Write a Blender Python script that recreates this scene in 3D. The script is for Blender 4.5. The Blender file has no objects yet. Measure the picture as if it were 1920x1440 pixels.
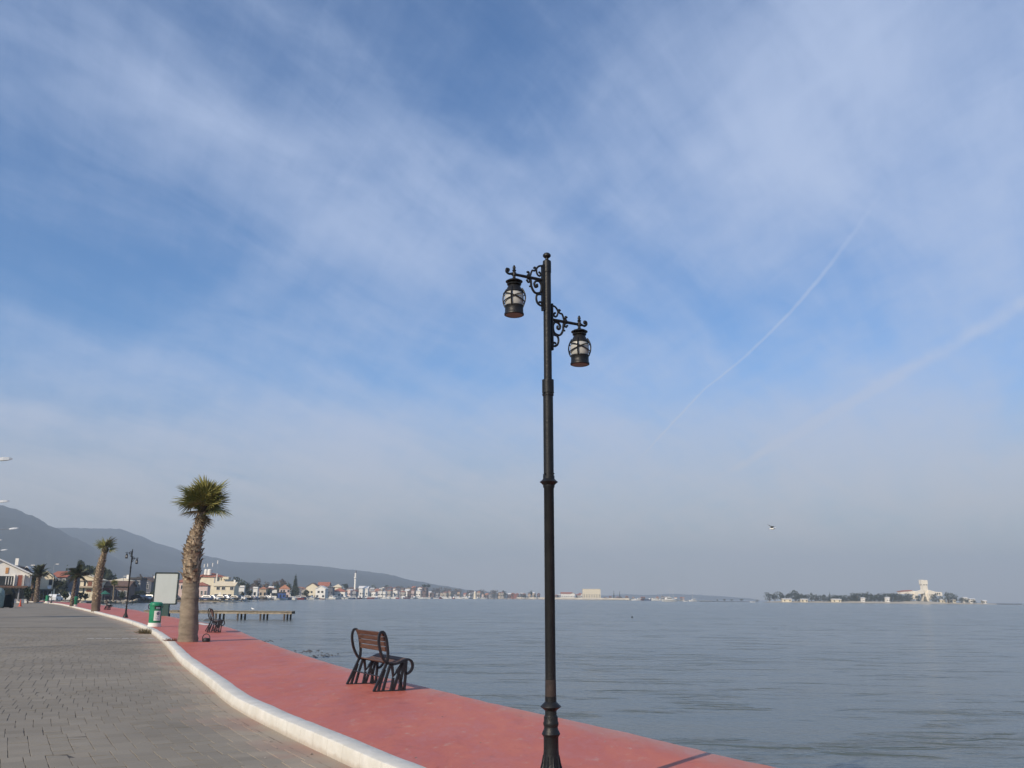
import bpy, math, random
from mathutils import Vector, Matrix, noise as mnoise
random.seed(7)
R = math.radians
S = bpy.context.scene
C = S.collection

# ------------------------------------------------------------------ camera, light, air
EYE = 1.6
F_PX, PITCH, ROLL = 1660.0, R(13.57), R(0.54)
cd = bpy.data.cameras.new('camera'); cam = bpy.data.objects.new('camera', cd); C.objects.link(cam)
cd.sensor_width = 36; cd.lens = F_PX / 1920 * 36; cd.clip_start = .05; cd.clip_end = 30000
cam.matrix_world = Matrix.Translation((0, 0, EYE)) @ Matrix.Rotation(R(90) + PITCH, 4, 'X') @ Matrix.Rotation(ROLL, 4, 'Z')
S.camera = cam

SUN_EL = R(31); SUN_AZ = math.atan2(-.588, -.809)           # the sun stands behind the camera, to its left
sunv = Vector((math.sin(SUN_AZ) * math.cos(SUN_EL), math.cos(SUN_AZ) * math.cos(SUN_EL), math.sin(SUN_EL)))
sl = bpy.data.lights.new('sun', 'SUN'); sl.energy = 5.0; sl.angle = R(.53); sl.color = (1, .865, .69)
so = bpy.data.objects.new('sun', sl); C.objects.link(so); so.rotation_euler = sunv.to_track_quat('Z', 'Y').to_euler()
so.location = (-30, -40, 60)

W = bpy.data.worlds.new('World'); S.world = W; W.use_nodes = True
nt = W.node_tree; N = nt.nodes; L = nt.links; N.clear()
def nd(t, **k):
    n = N.new(t)
    for a, v in k.items(): setattr(n, a, v)
    return n
def ln(a, b): L.new(a, b)
def wm(op, a, b=None, c=None, clamp=False):
    n = nd('ShaderNodeMath', operation=op, use_clamp=clamp)
    for i, v in enumerate((a, b, c)):
        if v is None: continue
        if isinstance(v, (int, float)): n.inputs[i].default_value = v
        else: ln(v, n.inputs[i])
    return n.outputs[0]
def wramp(v, a, b, lo=0., hi=1.):
    n = nd('ShaderNodeMapRange', interpolation_type='SMOOTHSTEP')
    ln(v, n.inputs[0])
    for i, x in enumerate((a, b, lo, hi)): n.inputs[i + 1].default_value = x
    return n.outputs[0]
out = nd('ShaderNodeOutputWorld')
sky = nd('ShaderNodeTexSky', sky_type='NISHITA', sun_disc=False, sun_elevation=SUN_EL, sun_rotation=SUN_AZ % (2 * math.pi),
         altitude=0, air_density=1.0, dust_density=.3, ozone_density=2.5)
tc = nd('ShaderNodeTexCoord'); sp = nd('ShaderNodeSeparateXYZ'); ln(tc.outputs['Generated'], sp.inputs[0])
low = wramp(sp.outputs[2], .02, .25)                          # smoggy horizon below, deep winter blue above
def by_height(a, b):
    n = nd('ShaderNodeMix', data_type='RGBA'); ln(low, n.inputs[0]); n.inputs[6].default_value = (*a, 1); n.inputs[7].default_value = (*b, 1); return n.outputs[2]
tint = nd('ShaderNodeMix', data_type='RGBA', blend_type='MULTIPLY'); tint.inputs[0].default_value = 1; ln(sky.outputs[0], tint.inputs[6])
ln(by_height((.70, .69, .72), (.69, 1.17, 1.58)), tint.inputs[7])
bg_sky = nd('ShaderNodeBackground'); ln(tint.outputs[2], bg_sky.inputs[0]); bg_sky.inputs[1].default_value = .092
# thin cirrus veil: a layer high overhead, looked up where the view ray meets it
zc = wm('MAXIMUM', sp.outputs[2], .03)
pxx = wm('DIVIDE', sp.outputs[0], zc); pyy = wm('DIVIDE', sp.outputs[1], zc)
cmb = nd('ShaderNodeCombineXYZ'); ln(pxx, cmb.inputs[0]); ln(pyy, cmb.inputs[1])
def cnoise(scale, rot, sx, sy, detail=6, rough=.55, off=(0, 0, 0), dist=0.):
    m = nd('ShaderNodeMapping'); ln(cmb.outputs[0], m.inputs[0])
    m.inputs['Rotation'].default_value = (0, 0, rot); m.inputs['Scale'].default_value = (sx, sy, 1); m.inputs['Location'].default_value = off
    n = nd('ShaderNodeTexNoise'); ln(m.outputs[0], n.inputs['Vector'])
    n.inputs['Scale'].default_value = scale; n.inputs['Detail'].default_value = detail
    n.inputs['Roughness'].default_value = rough; n.inputs['Distortion'].default_value = dist
    return n.outputs[0]
qd = wm('ADD', zc, .3)
cmq = nd('ShaderNodeCombineXYZ'); ln(wm('DIVIDE', sp.outputs[0], qd), cmq.inputs[0]); ln(wm('DIVIDE', sp.outputs[1], qd), cmq.inputs[1])
def qnoise(scale, rot, sx, sy, detail=6, rough=.55, off=(0, 0, 0), dist=0.):
    m = nd('ShaderNodeMapping', vector_type='TEXTURE'); ln(cmq.outputs[0], m.inputs[0])
    m.inputs['Rotation'].default_value = (0, 0, rot); m.inputs['Scale'].default_value = (1 / sx, 1 / sy, 1); m.inputs['Location'].default_value = off
    n = nd('ShaderNodeTexNoise'); ln(m.outputs[0], n.inputs['Vector'])
    n.inputs['Scale'].default_value = scale; n.inputs['Detail'].default_value = detail
    n.inputs['Roughness'].default_value = rough; n.inputs['Distortion'].default_value = dist
    return n.outputs[0]
def bank(cx, cy_, rx, ry, rot, amount):
    """a soft bank (or a gap, when negative) in the cirrus layer"""
    m = nd('ShaderNodeMapping', vector_type='TEXTURE'); ln(cmq.outputs[0], m.inputs[0])
    m.inputs['Location'].default_value = (cx, cy_, 0); m.inputs['Rotation'].default_value = (0, 0, rot); m.inputs['Scale'].default_value = (rx, ry, 1)
    l_ = nd('ShaderNodeVectorMath', operation='LENGTH'); ln(m.outputs[0], l_.inputs[0])
    return wramp(l_.outputs['Value'], 0, 1.7, amount, 0)
big = qnoise(2.3, R(30), .9, 1.1, 4, .55, (3.1, .4, 0), .5)
mid = qnoise(4.2, R(50), .62, 1.5, 7, .56, (1.7, 5.2, 0), .5)
fine = qnoise(10, R(58), .5, 1.8, 6, .6, (0, 2.0, 0), .5)
fine2 = qnoise(12, R(118), .5, 1.9, 6, .6, (4, 2.0, 0), .4)
veil = wm('ADD', wm('MULTIPLY', wm('SUBTRACT', big, .5), .75), wm('ADD', wm('MULTIPLY', wm('SUBTRACT', mid, .5), .8), wm('MULTIPLY', wm('SUBTRACT', wm('ADD', fine, fine2), 1.), .28)))
sepq = nd('ShaderNodeSeparateXYZ'); ln(cmq.outputs[0], sepq.inputs[0])
veil = wm('ADD', veil, wramp(sepq.outputs[1], 1.35, 2.05, .34, .80))
for B in ((.36, .98, .11, .40, R(-8), .30), (.45, 1.06, .36, .30, .3, .24), (.62, 1.15, .10, .40, R(-30), .14), (-.42, 1.42, .34, .05, R(-38), .14), (.78, 1.2, .35, .4, 0, .22), (-.30, 1.12, .48, .15, R(38), .26), (.1, 1.32, .32, .16, 0, .20), (-.72, 1.36, .32, .24, 0, -.26), (-.05, .96, .18, .14, 0, -.16),
          (-.15, 1.72, .32, .20, 0, -.22), (.48, 1.74, .2, .2, 0, -.12), (.88, 1.95, .4, .3, 0, .2), (-.95, .9, .2, .2, 0, .1)):
    veil = wm('ADD', veil, bank(*B))
veil = wramp(veil, -.05, 1.12, .02, .88)
# two old contrails, straight on that layer
def trail(x0, curve, y0, half, amount, ya, yb):
    dy = wm('SUBTRACT', pyy, y0)
    dc = wm('MINIMUM', dy, 1.)
    xc = wm('ADD', wm('MULTIPLY', wm('MULTIPLY', dc, dc), curve), x0)
    wob = wm('MULTIPLY', wm('SUBTRACT', fine, .5), half * 1.2)
    d = wm('ABSOLUTE', wm('ADD', wm('SUBTRACT', pxx, xc), wob))
    m = wramp(d, 0, half, 1, 0)
    m = wm('MULTIPLY', m, wramp(pyy, ya, ya + .9))
    return wm('MULTIPLY', m, wramp(pyy, yb - 1.5, yb, amount, 0))
t1 = trail(.992, -.052, 3.2, .013, .31, 1.9, 6.8)
t2 = trail(1.76, 0, 4., .09, .27, 2.0, 7.5)
veil = wm('MINIMUM', wm('ADD', wm('ADD', veil, t1), t2), .92)
bg_c = nd('ShaderNodeBackground'); ln(by_height((.74, .715, .69), (.50, .61, .85)), bg_c.inputs[0]); bg_c.inputs[1].default_value = 1.0
mx = nd('ShaderNodeMixShader'); ln(veil, mx.inputs[0]); ln(bg_sky.outputs[0], mx.inputs[1]); ln(bg_c.outputs[0], mx.inputs[2])
ln(mx.outputs[0], out.inputs[0])

vs = S.view_settings; S.display_settings.display_device = 'sRGB'
vs.view_transform = 'Standard'; vs.look = 'None'; vs.exposure = 0.0; vs.gamma = 1; vs.use_curve_mapping = False
cy = S.cycles; cy.use_denoising = True; cy.max_bounces = 8; cy.volume_bounces = 0; cy.transparent_max_bounces = 12
try: cy.denoiser = 'OPENIMAGEDENOISE'
except Exception: pass
HAZE_DENSITY = 3.1e-4

# ------------------------------------------------------------------ helpers
def sight(px, py, Y):
    """The point at forward distance Y seen in that direction from where the photographer stood."""
    x, y = (px - 960) / F_PX, (720 - py) / F_PX
    c, s = math.cos(ROLL), math.sin(ROLL); x, y = x * c - y * s, x * s + y * c
    d = Vector((x, math.cos(PITCH) - y * math.sin(PITCH), math.sin(PITCH) + y * math.cos(PITCH)))
    t = Y / d.y
    return Vector((d.x * t, Y, EYE + d.z * t))

MATS = {}
def mat(name, col, rough=.75, var=.18, scale=3., bump=0., bscale=30., metal=0., col2=None, detail=5, spec=.5, stretch=None):
    if name in MATS: return MATS[name]
    m = bpy.data.materials.new(name); m.use_nodes = True; MATS[name] = m
    t = m.node_tree; b = t.nodes['Principled BSDF']
    b.inputs['Roughness'].default_value = rough; b.inputs['Metallic'].default_value = metal
    b.inputs['Specular IOR Level'].default_value = spec
    tcn = t.nodes.new('ShaderNodeTexCoord'); mp = t.nodes.new('ShaderNodeMapping'); t.links.new(tcn.outputs['Object'], mp.inputs[0])
    if stretch: mp.inputs['Scale'].default_value = stretch
    nz = t.nodes.new('ShaderNodeTexNoise'); nz.inputs['Scale'].default_value = scale; nz.inputs['Detail'].default_value = detail
    nz.inputs['Roughness'].default_value = .6
    t.links.new(mp.outputs[0], nz.inputs['Vector'])
    rp = t.nodes.new('ShaderNodeMapRange'); rp.inputs[1].default_value = .3; rp.inputs[2].default_value = .7
    t.links.new(nz.outputs[0], rp.inputs[0])
    mxn = t.nodes.new('ShaderNodeMix'); mxn.data_type = 'RGBA'; t.links.new(rp.outputs[0], mxn.inputs[0])
    lo = tuple(c * (1 - var) for c in col); hi = col2 if col2 else tuple(min(1, c * (1 + var)) for c in col)
    mxn.inputs[6].default_value = (*lo, 1); mxn.inputs[7].default_value = (*hi, 1)
    t.links.new(mxn.outputs[2], b.inputs['Base Color'])
    if bump:
        n2 = t.nodes.new('ShaderNodeTexNoise'); n2.inputs['Scale'].default_value = bscale; n2.inputs['Detail'].default_value = 6
        t.links.new(mp.outputs[0], n2.inputs['Vector'])
        bp = t.nodes.new('ShaderNodeBump'); bp.inputs['Strength'].default_value = bump; bp.inputs['Distance'].default_value = .02
        t.links.new(n2.outputs[0], bp.inputs['Height']); t.links.new(bp.outputs[0], b.inputs['Normal'])
    return m

class MB:
    def __init__(s): s.v = []; s.f = []
    def add(s, vs_, fs):
        o = len(s.v); s.v += [tuple(v) for v in vs_]; s.f += [tuple(i + o for i in f) for f in fs]; return s
    def box(s, c, d, rz=0., rx=0., ry=0.):
        x, y, z = (k / 2 for k in d)
        P = [Vector(p) for p in ((-x, -y, -z), (x, -y, -z), (x, y, -z), (-x, y, -z), (-x, -y, z), (x, -y, z), (x, y, z), (-x, y, z))]
        M_ = Matrix.Rotation(rz, 3, 'Z') @ Matrix.Rotation(ry, 3, 'Y') @ Matrix.Rotation(rx, 3, 'X')
        return s.add([M_ @ p + Vector(c) for p in P], [(0, 3, 2, 1), (4, 5, 6, 7), (0, 1, 5, 4), (1, 2, 6, 5), (2, 3, 7, 6), (3, 0, 4, 7)])
    def prism(s, poly, a, b, axis='y'):
        """poly of (u, w) drawn out from a to b along the axis."""
        n = len(poly)
        mk = {'y': lambda u, w, t: (u, t, w), 'x': lambda u, w, t: (t, u, w), 'z': lambda u, w, t: (u, w, t)}[axis]
        V = [mk(u, w, a) for u, w in poly] + [mk(u, w, b) for u, w in poly]
        Fs = [(i, (i + 1) % n, (i + 1) % n + n, i + n) for i in range(n)] + [tuple(range(n))[::-1], tuple(range(n, 2 * n))]
        return s.add(V, Fs)
    def tube(s, pts, r, n=8, cap=True, flat=None):
        pts = [Vector(p) for p in pts]; m = len(pts)
        rr = r if isinstance(r, (list, tuple)) else [r] * m
        V = []; up = None
        for i, p in enumerate(pts):
            t = (pts[min(i + 1, m - 1)] - pts[max(i - 1, 0)]).normalized()
            if up is None:
                up = Vector((0, 0, 1)) if abs(t.z) < .95 else Vector((0, 1, 0))
            a = (up - t * up.dot(t))
            if a.length < 1e-4: a = t.orthogonal()
            a.normalize(); b = t.cross(a); up = a
            for k in range(n):
                w = 2 * math.pi * k / n
                V.append(p + (a * math.cos(w) + b * math.sin(w)) * rr[i])
        Fs = [(i * n + k, i * n + (k + 1) % n, (i + 1) * n + (k + 1) % n, (i + 1) * n + k) for i in range(m - 1) for k in range(n)]
        if cap: Fs += [tuple(range(n))[::-1], tuple(range((m - 1) * n, m * n))]
        return s.add(V, Fs)
    def strap(s, pts, w, t, side):
        """flat bar of width w (along the vector side) and thickness t through pts."""
        side = Vector(side).normalized(); pts = [Vector(p) for p in pts]; m = len(pts); V = []
        for i, p in enumerate(pts):
            d = (pts[min(i + 1, m - 1)] - pts[max(i - 1, 0)]).normalized(); nn = d.cross(side).normalized()
            V += [p + side * w / 2 + nn * t / 2, p - side * w / 2 + nn * t / 2, p - side * w / 2 - nn * t / 2, p + side * w / 2 - nn * t / 2]
        Fs = [(i * 4 + k, i * 4 + (k + 1) % 4, i * 4 + 4 + (k + 1) % 4, i * 4 + 4 + k) for i in range(m - 1) for k in range(4)]
        return s.add(V, Fs + [(0, 1, 2, 3), (m * 4 - 1, m * 4 - 2, m * 4 - 3, m * 4 - 4)])
    def lathe(s, prof, n=24, c=(0, 0, 0), cap=True):
        c = Vector(c); m = len(prof)
        V = [c + Vector((r * math.cos(2 * math.pi * k / n), r * math.sin(2 * math.pi * k / n), z)) for r, z in prof for k in range(n)]
        Fs = [(i * n + k, i * n + (k + 1) % n, (i + 1) * n + (k + 1) % n, (i + 1) * n + k) for i in range(m - 1) for k in range(n)]
        if cap: Fs += [tuple(range(n))[::-1], tuple(range((m - 1) * n, m * n))]
        return s.add(V, Fs)
    def mesh(s, name, m, smooth=False, angle=None):
        me = bpy.data.meshes.new(name); me.from_pydata(s.v, [], s.f); me.materials.append(m)
        if smooth:
            me.polygons.foreach_set('use_smooth', [True] * len(me.polygons))
            if angle: me.set_sharp_from_angle(angle=angle)
        me.update(); return me
    def build(s, name, m, parent=None, loc=None, smooth=False, angle=R(40)):
        return link(name, s.mesh(name, m, smooth, angle), parent, loc)

def link(name, me, parent=None, loc=None):
    o = bpy.data.objects.new(name, me); C.objects.link(o)
    if parent: o.parent = parent
    if loc is not None: o.location = loc
    return o
def tag(o, label=None, cat=None, group=None, kind=None):
    if label: o['label'] = label
    if cat: o['category'] = cat
    if group: o['group'] = group
    if kind: o['kind'] = kind
    return o
def thing(name, label, cat, loc=(0, 0, 0), rz=0., group=None):
    o = bpy.data.objects.new(name, None); C.objects.link(o); o.empty_display_size = .2
    o.location = loc; o.rotation_euler = (0, 0, rz)
    return tag(o, label, cat, group)
def dup(root, loc, rz, label):
    c = root.copy(); C.objects.link(c); c.location = loc; c.rotation_euler = (0, 0, rz); c['label'] = label
    for ch in list(root.children):
        d = ch.copy(); C.objects.link(d); d.parent = c
        for g in list(ch.children):
            e = g.copy(); C.objects.link(e); e.parent = d
    return c
def catmull(P, n=8):
    P = [Vector(p) for p in P]; o = []
    for i in range(len(P) - 1):
        a, b, c, d = P[max(i - 1, 0)], P[i], P[i + 1], P[min(i + 2, len(P) - 1)]
        for k in range(n):
            t = k / n
            o.append(.5 * (2 * b + (c - a) * t + (2 * a - 5 * b + 4 * c - d) * t * t + (3 * b - a - 3 * c + d) * t ** 3))
    return o + [P[-1]]
def resample(P, step):
    P = [Vector(p) for p in P]; o = [P[0].copy()]; need = step
    for a, b in zip(P, P[1:]):
        l = (b - a).length; pos = 0.
        while l - pos >= need:
            pos += need; o.append(a.lerp(b, pos / l)); need = step
        need -= l - pos
    return o

# ------------------------------------------------------------------ materials of the setting
def node_mat(name):
    m = bpy.data.materials.new(name); m.use_nodes = True; t = m.node_tree
    return m, t, t.nodes['Principled BSDF']
class NT:
    """small wrapper for building node trees"""
    def __init__(s, t): s.t = t
    def n(s, ty, **k):
        x = s.t.nodes.new(ty)
        for a, v in k.items(): setattr(x, a, v)
        return x
    def l(s, a, b): s.t.links.new(a, b)
    def noise(s, vec, scale, detail=5, rough=.6, dist=0.):
        x = s.n('ShaderNodeTexNoise'); s.l(vec, x.inputs['Vector'])
        for k, v in (('Scale', scale), ('Detail', detail), ('Roughness', rough), ('Distortion', dist)): x.inputs[k].default_value = v
        return x.outputs[0]
    def mapv(s, vec, sc=(1, 1, 1), rot=0., loc=(0, 0, 0)):
        x = s.n('ShaderNodeMapping'); s.l(vec, x.inputs[0]); x.inputs['Scale'].default_value = sc
        x.inputs['Rotation'].default_value = (0, 0, rot); x.inputs['Location'].default_value = loc; return x.outputs[0]
    def rng(s, v, a, b, lo=0., hi=1., smooth=True):
        x = s.n('ShaderNodeMapRange', interpolation_type='SMOOTHSTEP' if smooth else 'LINEAR'); s.l(v, x.inputs[0])
        for i, q in enumerate((a, b, lo, hi)): x.inputs[i + 1].default_value = q
        return x.outputs[0]
    def mix(s, f, a, b, blend='MIX'):
        x = s.n('ShaderNodeMix', data_type='RGBA', blend_type=blend)
        for i, v in ((0, f), (6, a), (7, b)):
            if isinstance(v, (int, float)): x.inputs[i].default_value = v
            elif isinstance(v, tuple): x.inputs[i].default_value = (*v, 1)
            else: s.l(v, x.inputs[i])
        return x.outputs[2]
    def math(s, op, a, b=None):
        x = s.n('ShaderNodeMath', operation=op)
        for i, v in ((0, a), (1, b)):
            if v is None: continue
            if isinstance(v, (int, float)): x.inputs[i].default_value = v
            else: s.l(v, x.inputs[i])
        return x.outputs[0]
    def bump(s, h, strength, dist, normal=None):
        x = s.n('ShaderNodeBump'); x.inputs['Strength'].default_value = strength; x.inputs['Distance'].default_value = dist
        s.l(h, x.inputs['Height'])
        if normal: s.l(normal, x.inputs['Normal'])
        return x.outputs[0]

def road_mat(name, joint=False):
    """grey brown concrete blocks; sand and red paint dust drift up from the kerb (attribute kerb_distance)"""
    m, t, b = node_mat(name); q = NT(t)
    pos = q.n('ShaderNodeNewGeometry').outputs['Position']
    at_ = q.n('ShaderNodeAttribute', attribute_name='kerb_distance').outputs['Fac']
    tone = q.n('ShaderNodeAttribute', attribute_name='tone').outputs['Fac']
    big_ = q.noise(pos, .35, 4, .55, .5); mid_ = q.noise(pos, 2.2, 5); fin = q.noise(pos, 60, 4, .7)
    base = q.mix(q.rng(big_, .3, .7), (.195, .168, .125), (.29, .252, .19))
    base = q.mix(q.rng(mid_, .35, .7, 0, .5), base, (.24, .212, .163))
    base = q.mix(.28, base, q.mix(tone, (.12, .108, .09), (.30, .275, .24)))
    if joint:
        base = q.mix(q.rng(q.noise(pos, .9, 4, .6), .47, .6), (.155, .135, .108), (.03, .026, .022))
    drift = q.math('SUBTRACT', at_, q.math('MULTIPLY', q.math('SUBTRACT', q.noise(pos, .9, 5, .62, .6), .5), 1.5))
    dust = q.rng(drift, .12, .95, 1, 0)
    sand = q.mix(q.rng(q.noise(pos, .55, 3), .46, .64), (.385, .32, .24), (.385, .24, .18))
    base = q.mix(q.math('MULTIPLY', dust, .3 if joint else .8), base, sand)
    if joint: base = q.mix(.66, base, (.05, .043, .036))
    base = q.mix(q.rng(fin, .3, .75, 0, .28), base, (.12, .11, .10))
    q.l(base, b.inputs['Base Color']); b.inputs['Roughness'].default_value = .82; b.inputs['Specular IOR Level'].default_value = .3
    q.l(q.bump(q.noise(pos, 90, 5, .7), .35, .004), b.inputs['Normal'])
    return m
M_PAVER = road_mat('paver_concrete'); M_JOINT = road_mat('paver_joint_sand', True)

def promenade_mat():
    m, t, b = node_mat('red_pavement_paint'); q = NT(t)
    pos = q.n('ShaderNodeNewGeometry').outputs['Position']
    along = q.mapv(pos, (1, .38, 1), R(-30))
    a = q.noise(along, .8, 6, .6, .4); c = q.noise(along, 3.2, 6, .65, .3); f = q.noise(pos, 45, 5, .7)
    col = q.mix(q.rng(a, .2, .8), (.445, .102, .068), (.525, .142, .092))
    col = q.mix(q.rng(c, .42, .72, 0, .5), col, (.575, .20, .135))
    col = q.mix(q.rng(q.noise(q.mapv(pos, (1, .22, 1), R(-58)), 2.2, 6, .66, .6), .52, .72, 0, .55), col, (.35, .080, .052))
    col = q.mix(q.rng(q.noise(pos, 1.4, 7, .7, 1.), .58, .68, 0, .55), col, (.32, .085, .06))
    col = q.mix(q.rng(q.noise(q.mapv(pos, (1, .5, 1), R(-50)), 6., 7, .78), .56, .68, 0, .5), col, (.52, .38, .30))
    col = q.mix(q.rng(f, .3, .7, 0, .16), col, (.30, .09, .075))
    edge = q.n('ShaderNodeAttribute', attribute_name='edge').outputs['Fac']
    wear = q.rng(q.math('SUBTRACT', edge, q.math('MULTIPLY', q.noise(along, 1.6, 6, .68, .5), .55)), .52, .82)
    col = q.mix(q.math('MULTIPLY', wear, .6), col, (.40, .255, .21))
    q.l(col, b.inputs['Base Color']); q.l(q.rng(c, .3, .7, .45, .7), b.inputs['Roughness']); b.inputs['Specular IOR Level'].default_value = .4
    n1 = q.bump(q.noise(pos, 1.6, 5, .6), .35, .03)
    q.l(q.bump(f, .3, .004, n1), b.inputs['Normal'])
    return m
M_RED = promenade_mat()

def kerb_mat():
    m, t, b = node_mat('white_kerb_paint'); q = NT(t)
    pos = q.n('ShaderNodeNewGeometry').outputs['Position']
    col = q.mix(q.rng(q.noise(pos, 2.5, 6, .65), .35, .7), (.60, .57, .49), (.70, .67, .595))
    low = q.rng(q.n('ShaderNodeSeparateXYZ').outputs[2], 0, 1)
    sx = [x for x in t.nodes if x.type == 'SEPXYZ'][0]; q.l(pos, sx.inputs[0])
    splash = q.math('SUBTRACT', sx.outputs[2], q.math('MULTIPLY', q.noise(pos, 6, 5, .7), .09))
    col = q.mix(q.rng(splash, -.035, .02, .7, 0), col, (.42, .35, .27))
    col = q.mix(q.rng(q.noise(pos, 14, 6, .7), .62, .72, 0, .6), col, (.40, .37, .32))
    q.l(col, b.inputs['Base Color']); b.inputs['Roughness'].default_value = .6
    n1 = q.bump(q.noise(pos, 5, 5, .6), .5, .03); q.l(q.bump(q.noise(pos, 70, 4, .7), .3, .004, n1), b.inputs['Normal'])
    return m
M_KERB = kerb_mat()

def water_mat():
    m, t, b = node_mat('sea_water'); q = NT(t)
    pos = q.n('ShaderNodeNewGeometry').outputs['Position']
    v1 = q.mapv(pos, (.62, 1.5, 1), R(14)); v2 = q.mapv(pos, (1.2, 2.6, 1), R(-9)); v3 = q.mapv(pos, (.05, .16, 1), R(5))
    calm = q.math('ADD', q.rng(q.noise(q.mapv(pos, (.30, .85, 1), R(14)), 1., 3, .55, .7), .50, .64, .12, 2.2), q.rng(q.noise(q.mapv(pos, (.012, .06, 1), R(-4)), 1., 3, .6, .6), .42, .62, 0, .35))
    w1 = q.noise(v1, 1.3, 3, .5, .8); w2 = q.noise(v2, 4.5, 4, .55, .4); w3 = q.noise(v3, 1., 3, .5)
    n = q.bump(w3, .3, .8)
    x = q.n('ShaderNodeBump'); x.inputs['Distance'].default_value = .26; q.l(w1, x.inputs['Height'])
    q.l(q.math('MULTIPLY', calm, .62), x.inputs['Strength']); q.l(n, x.inputs['Normal'])
    n = q.bump(w2, .3, .045, x.outputs[0])
    q.l(n, b.inputs['Normal'])
    b.inputs['Base Color'].default_value = (.078, .094, .082, 1)
    b.inputs['Roughness'].default_value = .17; b.inputs['IOR'].default_value = 1.333
    return m
M_SEA = water_mat()
M_LAND = mat('dry_earth', (.17, .145, .105), .95, .3, .25, col2=(.16, .17, .09))
M_CONC = mat('old_concrete', (.33, .31, .28), .85, .3, 1.5, .4, 12)
M_ROCK = mat('shore_rock', (.34, .30, .24), .9, .4, 1.2, .5, 8)
M_ROCKD = mat('wet_rock', (.07, .065, .06), .6, .4, 2, .5, 8)

# ------------------------------------------------------------------ setting: land, sea, road, kerb, promenade
KERB = [(9.3, -9.6), (5.6, -3.2), (2.2, 2.7), (-1.49, 9.11), (-2.97, 11.69), (-4.22, 14.08), (-5.35, 16.6), (-7.94, 22.32), (-11.6, 30.9), (-15.85, 40.3),
        (-20.85, 50.45), (-26.1, 60.5), (-39.0, 84.5), (-55.9, 115.5), (-67.4, 135.9), (-80.5, 156.5), (-92.5, 172.5), (-99.5, 179.5), (-108, 184.5)]
SEA_EDGE = [(13.2, -9.6), (9.5, -3.5), (6.0, 2.45), (2.44, 8.47), (1.9, 9.45), (1.2, 10.81), (-.18, 13.2), (-1.37, 15.48), (-3.35, 19.3), (-4.99, 22.9), (-8.44, 31.1),
            (-12.6, 41.6), (-15.9, 48.2), (-20.6, 57.4), (-26.2, 68.2), (-31.4, 78.4), (-35.6, 87.0), (-42.4, 99), (-52.8, 119), (-64, 139.5), (-76, 158), (-88, 173), (-97, 182)]
def curve2(P, step): return resample(catmull([(x, y, 0) for x, y in P], 10), step)
kc = curve2(KERB, .5)
kn = []
for i in range(len(kc)):
    d = (kc[min(i + 2, len(kc) - 1)] - kc[max(i - 2, 0)]).normalized(); kn.append(Vector((-d.y, d.x, 0)))   # to the left = onto the road
KERB_W = .25; PZ = .15

def ribbon(A, B, n):
    """n+1 rungs between two polylines by arc fraction"""
    def frac(P, t):
        tot = [0]
        for a, b in zip(P, P[1:]): tot.append(tot[-1] + (b - a).length)
        s_ = t * tot[-1]
        for i in range(len(P) - 1):
            if s_ <= tot[i + 1] or i == len(P) - 2:
                return P[i].lerp(P[i + 1], min(1, (s_ - tot[i]) / max(1e-9, tot[i + 1] - tot[i])))
    return [(frac(A, i / n), frac(B, i / n)) for i in range(n + 1)]

# land: one sheet behind the shore, its rim going down below the water
SHORE = [(60, -90), (13.0, -9.6)] + [(x - .08, y) for x, y in SEA_EDGE[1:]] + [(-96, 186), (-92, 205), (-97, 237), (-110, 320), (-124, 412), (-132, 480), (-158, 690),
         (-180, 900), (-186, 1150), (-120, 1330), (0, 1400), (105, 1390), (190, 1340), (250, 1290), (285, 1285), (300, 1330), (260, 1420), (230, 1700), (420, 2600), (700, 4500), (800, 6100)]
LAND_POLY = SHORE + [(-4800, 6100), (-4800, -500), (60, -500)]
mb = MB(); n_ = len(LAND_POLY)
mb.add([(x, y, -.03) for x, y in LAND_POLY] + [(x, y, -1.7) for x, y in LAND_POLY],
       [tuple(range(n_))] + [(i + n_, (i + 1) % n_ + n_, (i + 1) % n_, i) for i in range(n_)])
tag(mb.build('ground', M_LAND), kind='structure')
mb = MB(); mb.add([(-4850, -550, -.6), (4850, -550, -.6), (4850, 6350, -.6), (-4850, 6350, -.6)], [(0, 1, 2, 3)])
tag(mb.build('sea', M_SEA), kind='structure')
mb = MB(); mb.add([(-4850, -550, -1.75), (4850, -550, -1.75), (4850, 6350, -1.75), (-4850, 6350, -1.75)], [(0, 1, 2, 3)])
tag(mb.build('seabed_ground', mat('seabed', (.1, .1, .08), .9, .3, .3)), kind='structure')

# road bed (the joints between the blocks) as a ribbon left of the kerb; beyond the near blocks it is the surface itself
def road_pt(s_, u, z=0.):
    """s_: metres along the kerb, u: metres from it onto the road"""
    f = s_ / .5; i = max(0, min(len(kc) - 2, int(f))); t = f - i
    p = kc[i].lerp(kc[i + 1], t) + kn[i].lerp(kn[i + 1], t) * u
    return Vector((p.x, p.y, z))
ROAD_W = 7.6
LEN = (len(kc) - 1) * .5
def attr(me, name, vals):
    a = me.attributes.new(name, 'FLOAT', 'POINT'); a.data.foreach_set('value', vals)
def road_sheet(name, s0, s1, z, m, us, kd_scale=1.):
    mb = MB(); kd = []; k = 0; ns = int((s1 - s0) / 1.) + 1
    for i in range(ns + 1):
        for u in us: mb.v.append(tuple(road_pt(s0 + (s1 - s0) * i / ns, u, z))); kd.append(u)
    w = len(us)
    for i in range(ns):
        for j in range(w - 1): mb.f.append((i * w + j, (i + 1) * w + j, (i + 1) * w + j + 1, i * w + j + 1))
    o = mb.build(name, m); attr(o.data, 'kerb_distance', kd); attr(o.data, 'tone', [.5] * len(kd)); return o
US = [0, .3, .6, .9, 1.3, 2, 3, 4, 5, 6, ROAD_W]
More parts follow.
